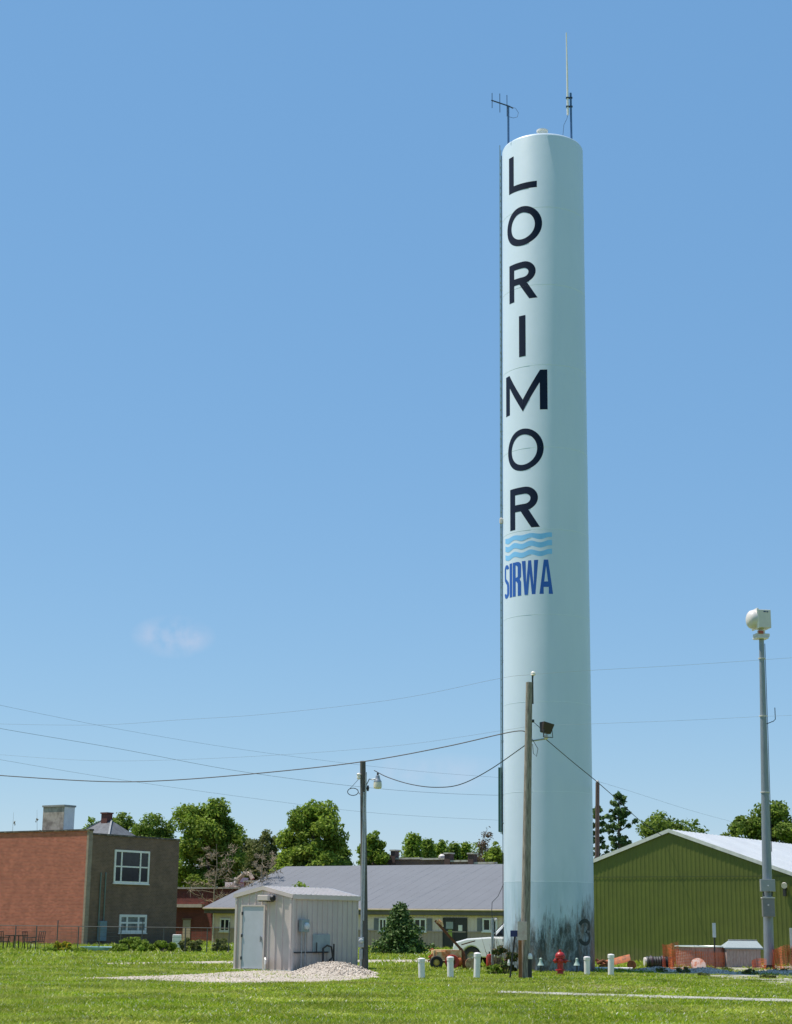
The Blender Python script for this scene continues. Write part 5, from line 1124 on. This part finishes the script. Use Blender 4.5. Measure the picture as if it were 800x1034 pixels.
mb.box(wl, wl + .03, .03, 1.1, 0, hw); mb.box(wr - .03, wr, .03, 1.1, 0, hw); mb.build('planks', mat('greyish_pink_planks', (.36, .25, .22), .85, c2=(.5, .42, .39), scale=9, stretch=(3, 3, .5)), wb)
hr_ = zat(p.x, p.y + .5, 949.5); print('WELL', p, wl, wr, hw, hr_)
mb = MB(); mb.add([(wl - .08, -.08, hw - .01), (wr + .1, -.08, hw - .01), (wr - .05, .5, hr_), (wl + .22, .5, hr_), (wr + .1, 1.15, hw), (wl - .08, 1.15, hw)], [(0, 1, 2, 3), (3, 2, 4, 5), (1, 4, 2), (0, 3, 5)])
mb.box(wl - .08, wr + .1, -.09, -.082, hw - .06, hw - .0); mb.build('lid', mat('weathered_pale_shingles', (.22, .26, .27), .7, c2=(.36, .42, .43), scale=10, stretch=(8, 1, 8)), wb)
mb = MB(); mb.bar((wl + .2, .5, hr_ + .015), (wr - .04, .5, hr_ + .015), .07, .03); mb.build('ridge_cap', OFFWHITE, wb)
ORG = mat('orange_plastic_net', (.55, .12, .035), .55, var=.15)
def net(label, path_, h_, seed, nu=None, dz=.06, name='safety_net', fold=.04):
    q = random.Random(seed); P = [Vector(x_) for x_ in path_]; o0 = P[0].copy(); S_ = spline([x_ - o0 for x_ in P], 24); L = 0; U = [S_[0]]
    for a, b in zip(S_, S_[1:]):
        L += (b - a).length
        if L > .07: U.append(b); L = 0
    nz = max(3, int(h_ / dz)); bm = bmesh.new(); G_ = []
    for i, u in enumerate(U):
        sag = .9 + .1 * math.cos(i * .06 + seed); G_.append([bm.verts.new((u.x + q.gauss(0, .004), u.y + fold * math.sin(i * .7 + j * .4) + q.gauss(0, .004), u.z + h_ * sag * j / nz)) for j in range(nz + 1)])
    for i in range(len(G_) - 1):
        for j in range(nz): bm.faces.new((G_[i][j], G_[i + 1][j], G_[i + 1][j + 1], G_[i][j + 1]))
    bmesh.ops.wireframe(bm, faces=bm.faces[:], thickness=.03, use_replace=True, use_even_offset=False)
    me = bpy.data.meshes.new(name); bm.to_mesh(me); bm.free(); me.materials.append(ORG); o = link(name, me, loc=o0); tag(o, label, 'safety netting', 'orange safety netting'); return o
a = gp(676, 979.2); b_ = gp(690, 979.6); c_ = gp(733, 979.4); 
net('orange plastic netting stretched before the round tank', [a, b_, gp(708, 979.8), c_], .82, 1)
net('bunched upright fold of orange netting at the left end', [gp(669.5, 979), gp(674, 977.5), gp(679, 979.5), gp(686, 979)], 1.12, 2, fold=.08)
net('crumpled orange netting right of the siren pole', [gp(781, 979.5), gp(787, 978), gp(791, 981), gp(797, 978.5), gp(806, 980.5), gp(824, 979.5)], .95, 3, fold=.14)
net('low slumped orange netting between the well box and the siren pole', [gp(760, 979), gp(766, 978), gp(774, 979.5)], .42, 4, fold=.1)
p = gp(705.5, 980.6); p.z = 0; o = MB().lathe([(.25, -.02), (.28, 0), (.28, .02), (.2, .035), (.02, .045)], 24, (0, 0, .22), (0, -1, .55)).build('round_lid', mat('pink_orange_lid', (.62, .45, .38), .7, c2=(.55, .17, .08), scale=7, lo=.45, hi=.6), loc=p, smooth=True); tag(o, 'round pinkish orange lid leaning at the foot of the netting', 'lid')
p = gp(722.5, 979.5); p.z = 0
mk = thing('road_marker', 'thin dark post with narrow white reflector plate in front of the tank', 'marker post', p)
e_ = pt(721.3, 946, p.y) - p; mb = MB(); mb.tube([(0, 0, 0), e_], .028, 6); mb.build('post', BLACK, mk)
t_ = pt(720.8, 932, p.y) - p; mb = MB(); mb.bar(e_ + Vector((0, -.04, -.02)), t_ + Vector((0, -.04, 0)), .13, .015, up=(0, 1, 0)); mb.build('reflector', mat('white_reflector', (.6, .62, .62), .4), mk)
p = gp(800.5, 977); p.z = 0; mk = thing('sign_post', 'pale grey narrow sign post at the right edge of the netting', 'marker post', p)
z0_, z1_ = zat(p.x, p.y, 955), zat(p.x, p.y, 937); mb = MB(); mb.tube([(0, 0, 0), (0, 0, z0_)], .028, 6); mb.build('post', BLACK, mk); mb = MB(); mb.box(-.07, .07, -.045, -.03, z0_ - .1, z1_); mb.build('reflector', OFFWHITE, mk)

# ------------------------------------------------------------------ yard by the brick building
Yf = 91.0
fx0, fx1 = pt(-25, 930, Yf).x, pt(232, 930, Yf - 3).x
fo = Vector((fx0, Yf, 0)); fe = Vector((fx1, Yf - 3, 0)); fd = fe - fo; FL = fd.length
fn_ = thing('wire_fence', 'low wire fence with thin steel posts along the yard before the brick buildings', 'fence', fo, math.atan2(fd.y, fd.x))
FM = mat('dull_fence_steel', (.10, .10, .10), .6, .4)
FH = 1.25; n = 12
for i in range(n + 1): x = FL * i / n; MB().tube([(x, 0, 0), (x, 0, FH + (.3 if i % 4 == 0 else 0))], .03, 6).build('post', FM, fn_)
mb = MB(); mb.tube([(0, 0, FH), (FL, 0, FH)], .018, 5)
for z in (.15, .35, .55, .75, .95, 1.1): mb.tube([(0, 0, z), (FL, 0, z)], .006, 3)
x = .15
while x < FL: mb.tube([(x, 0, .1), (x, 0, FH)], .004, 3); x += .3
mb.build('wire_mesh', FM, fn_)
for i, (px, w, h_, lm, lab) in enumerate([(62, 16, 12, LEAF_Y, 'small bush with yellow flowers in front of the salmon brick wall'), (80, 22, 5, LEAF_A, 'low green planting at the corner of the brick building'),
        (120, 18, 8, LEAF_A, 'low green planting left of the tall leafy bush'), (134, 32, 15, LEAF_A, 'tall leafy bush below the lower white window'), (163, 26, 12, LEAF_A, 'spreading bush at the right end of the dark brick wall'),
        (192, 20, 15, LEAF_O, 'grey green bush in front of the red brick store'), (222, 20, 17, LEAF_O, 'bush just left of the small metal shed'), (50, 14, 5, LEAF_A, 'low weeds left of the yellow flowered bush')]):
    shrub(lab, px, 961.5, w, h_, lm, 60 + i, nl=3200 if h_ > 8 else 1500, leaf=.06, group='bushes along the yard fence')
p = gp(104, 960); p.z = 0
o = thing('paddling_pool', 'shallow light blue plastic pool lying on the grass by the brick building', 'paddling pool', p); mb = MB(); mb.lathe([(1.1, 0), (1.2, .18), (1.22, .2), (1.16, .2), (1.05, .03), (.02, .03)], 32); mb.build('basin', mat('light_blue_plastic', (.30, .48, .55), .4), o, smooth=True)
p = gp(178.5, 958.5); p.z = 0; o = thing('white_tank', 'white box shaped cabinet standing by the fence near the red brick store', 'cabinet', p)
mb = MB(); mb.box(-.24, .24, -.2, .2, .06, .82); mb.build('body', WHITE, o, bevel=.04); mb = MB(); mb.box(-.2, .2, -.16, .16, 0, .06); mb.build('plinth', CONC, o)
# garden table and chairs
CH = mat('dark_chair_metal', (.02, .018, .016), .6)
p = gp(16, 958.8); p.z = 0; o = thing('garden_table', 'dark metal garden table in the yard before the salmon brick wall', 'table', p)
MB().lathe([(.62, .70), (.62, .74), (.01, .74)], 24).build('tabletop', CH, o)
for a in range(4): q_ = Vector((math.cos(a * PI / 2 + .5), math.sin(a * PI / 2 + .5), 0)) * .5; MB().tube([q_, q_ * .8 + Vector((0, 0, .7))], .03, 6).build('leg', CH, o)
proto = None
for px, py, rz, lab in ((38, 959, -.6, 'dark metal garden chair right of the garden table'), (29, 960, 1.2, 'dark metal garden chair nearest the yellow bush but one'), (3, 959.5, 2.6, 'dark metal garden chair left of the garden table'), (-6, 959, .4, 'dark metal garden chair at the left picture edge')):
    p = gp(px, py); p.z = 0
    if proto is None:
        proto = o = thing('garden_chair', lab, 'chair', p, rz, 'dark garden chairs')
        MB().box(-.24, .24, -.23, .23, .42, .46).build('seat', CH, o)
        mb = MB(); 
        for x in (-.23, -.08, .07, .22): mb.tube([(x, .23, .46), (x, .3, .95)], .018, 5)
        mb.tube([(-.24, .3, .95), (.24, .3, .95)], .02, 5); mb.build('backrest', CH, o)
        for sx_, sy_ in ((-1, -1), (1, -1), (-1, 1), (1, 1)): MB().tube([(sx_ * .23, sy_ * .22, .43), (sx_ * .27, sy_ * .26, 0)], .018, 5).build('leg', CH, o)
        mb = MB(); mb.tube([(-.26, -.2, .45), (-.26, -.22, .66), (-.26, .25, .66)], .018, 5); mb.tube([(.26, -.2, .45), (.26, -.22, .66), (.26, .25, .66)], .018, 5); mb.build('armrest', CH, o)
    else: o = copy_tree(proto); o.location = p; o.rotation_euler.z = rz; o['label'] = lab

# ------------------------------------------------------------------ light
SUN_AZ = math.radians(-78); SUN_EL = math.radians(66)
sd = Vector((math.sin(SUN_AZ) * math.cos(SUN_EL), math.cos(SUN_AZ) * math.cos(SUN_EL), math.sin(SUN_EL)))
sun = bpy.data.lights.new('sun', 'SUN'); sun.energy = 5.0; sun.angle = math.radians(.53); sun.color = (1, .92, .82)
so_ = bpy.data.objects.new('sun', sun); COL.objects.link(so_); so_.rotation_euler = (-sd).to_track_quat('-Z', 'Y').to_euler()
w = bpy.data.worlds.new('World'); S.world = w; w.use_nodes = True; nt = w.node_tree; L = nt.links.new; bg = nt.nodes['Background']
sky = nt.nodes.new('ShaderNodeTexSky'); sky.sky_type = 'NISHITA'; sky.sun_disc = False; sky.sun_elevation = SUN_EL; sky.sun_rotation = SUN_AZ
sky.altitude = 300; sky.air_density = 1.0; sky.dust_density = 0.0; sky.ozone_density = 3.5
# one small wisp of cloud low in the sky
tc = nt.nodes.new('ShaderNodeTexCoord'); cd = ray(175, 643).normalized()
vm = nt.nodes.new('ShaderNodeVectorMath'); vm.operation = 'SUBTRACT'; vm.inputs[1].default_value = cd; L(tc.outputs['Generated'], vm.inputs[0])
mp = nt.nodes.new('ShaderNodeMapping'); mp.inputs['Scale'].default_value = (38, 38, 74); mp.inputs['Rotation'].default_value = (0, math.radians(18), 0); L(vm.outputs[0], mp.inputs[0])
ln = nt.nodes.new('ShaderNodeVectorMath'); ln.operation = 'LENGTH'; L(mp.outputs[0], ln.inputs[0])
nz = nt.nodes.new('ShaderNodeTexNoise'); nz.inputs['Scale'].default_value = 60; nz.inputs['Detail'].default_value = 6; L(tc.outputs['Generated'], nz.inputs['Vector'])
def mr_(src, a, b, c, d_):
    r = nt.nodes.new('ShaderNodeMapRange'); L(src, r.inputs[0])
    for i, v_ in enumerate((a, b, c, d_)): r.inputs[i + 1].default_value = v_
    return r.outputs[0]
mu = nt.nodes.new('ShaderNodeMath'); mu.operation = 'MULTIPLY'; L(mr_(ln.outputs['Value'], .2, 1.0, 1, 0), mu.inputs[0]); L(mr_(nz.outputs['Fac'], .36, .68, 0, .55), mu.inputs[1])
mx = nt.nodes.new('ShaderNodeMix'); mx.data_type = 'RGBA'; L(mu.outputs[0], mx.inputs[0]); tn = nt.nodes.new('ShaderNodeMix'); tn.data_type = 'RGBA'; tn.blend_type = 'MULTIPLY'; tn.inputs[0].default_value = 1; tn.inputs[7].default_value = (.467, .40, .27, 1); L(sky.outputs[0], tn.inputs[6]); ta = nt.nodes.new('ShaderNodeMix'); ta.data_type = 'RGBA'; ta.blend_type = 'ADD'; ta.inputs[0].default_value = 1; ta.inputs[7].default_value = (.56, 1.57, 3.3, 1); L(tn.outputs[2], ta.inputs[6]); L(ta.outputs[2], mx.inputs[6]); mx.inputs[7].default_value = (4.6, 4.5, 5.2, 1)
vm2 = nt.nodes.new('ShaderNodeVectorMath'); vm2.operation = 'SUBTRACT'; vm2.inputs[1].default_value = ray(425, 782).normalized(); L(tc.outputs['Generated'], vm2.inputs[0])
mp2 = nt.nodes.new('ShaderNodeMapping'); mp2.inputs['Scale'].default_value = (14, 14, 70); L(vm2.outputs[0], mp2.inputs[0])
ln2 = nt.nodes.new('ShaderNodeVectorMath'); ln2.operation = 'LENGTH'; L(mp2.outputs[0], ln2.inputs[0])
mu2 = nt.nodes.new('ShaderNodeMath'); mu2.operation = 'MULTIPLY'; L(mr_(ln2.outputs['Value'], .1, 1.0, 1, 0), mu2.inputs[0]); L(mr_(nz.outputs['Fac'], .34, .66, 0, .3), mu2.inputs[1])
mx2 = nt.nodes.new('ShaderNodeMix'); mx2.data_type = 'RGBA'; L(mu2.outputs[0], mx2.inputs[0]); L(mx.outputs[2], mx2.inputs[6]); mx2.inputs[7].default_value = (4.3, 4.5, 5.4, 1)
L(mx2.outputs[2], bg.inputs[0]); bg.inputs[1].default_value = .135
S.view_settings.view_transform = 'Standard'; S.view_settings.look = 'None'; S.view_settings.exposure = .205; S.view_settings.gamma = 1; S.view_settings.use_curve_mapping = False
S.render.engine = 'CYCLES'
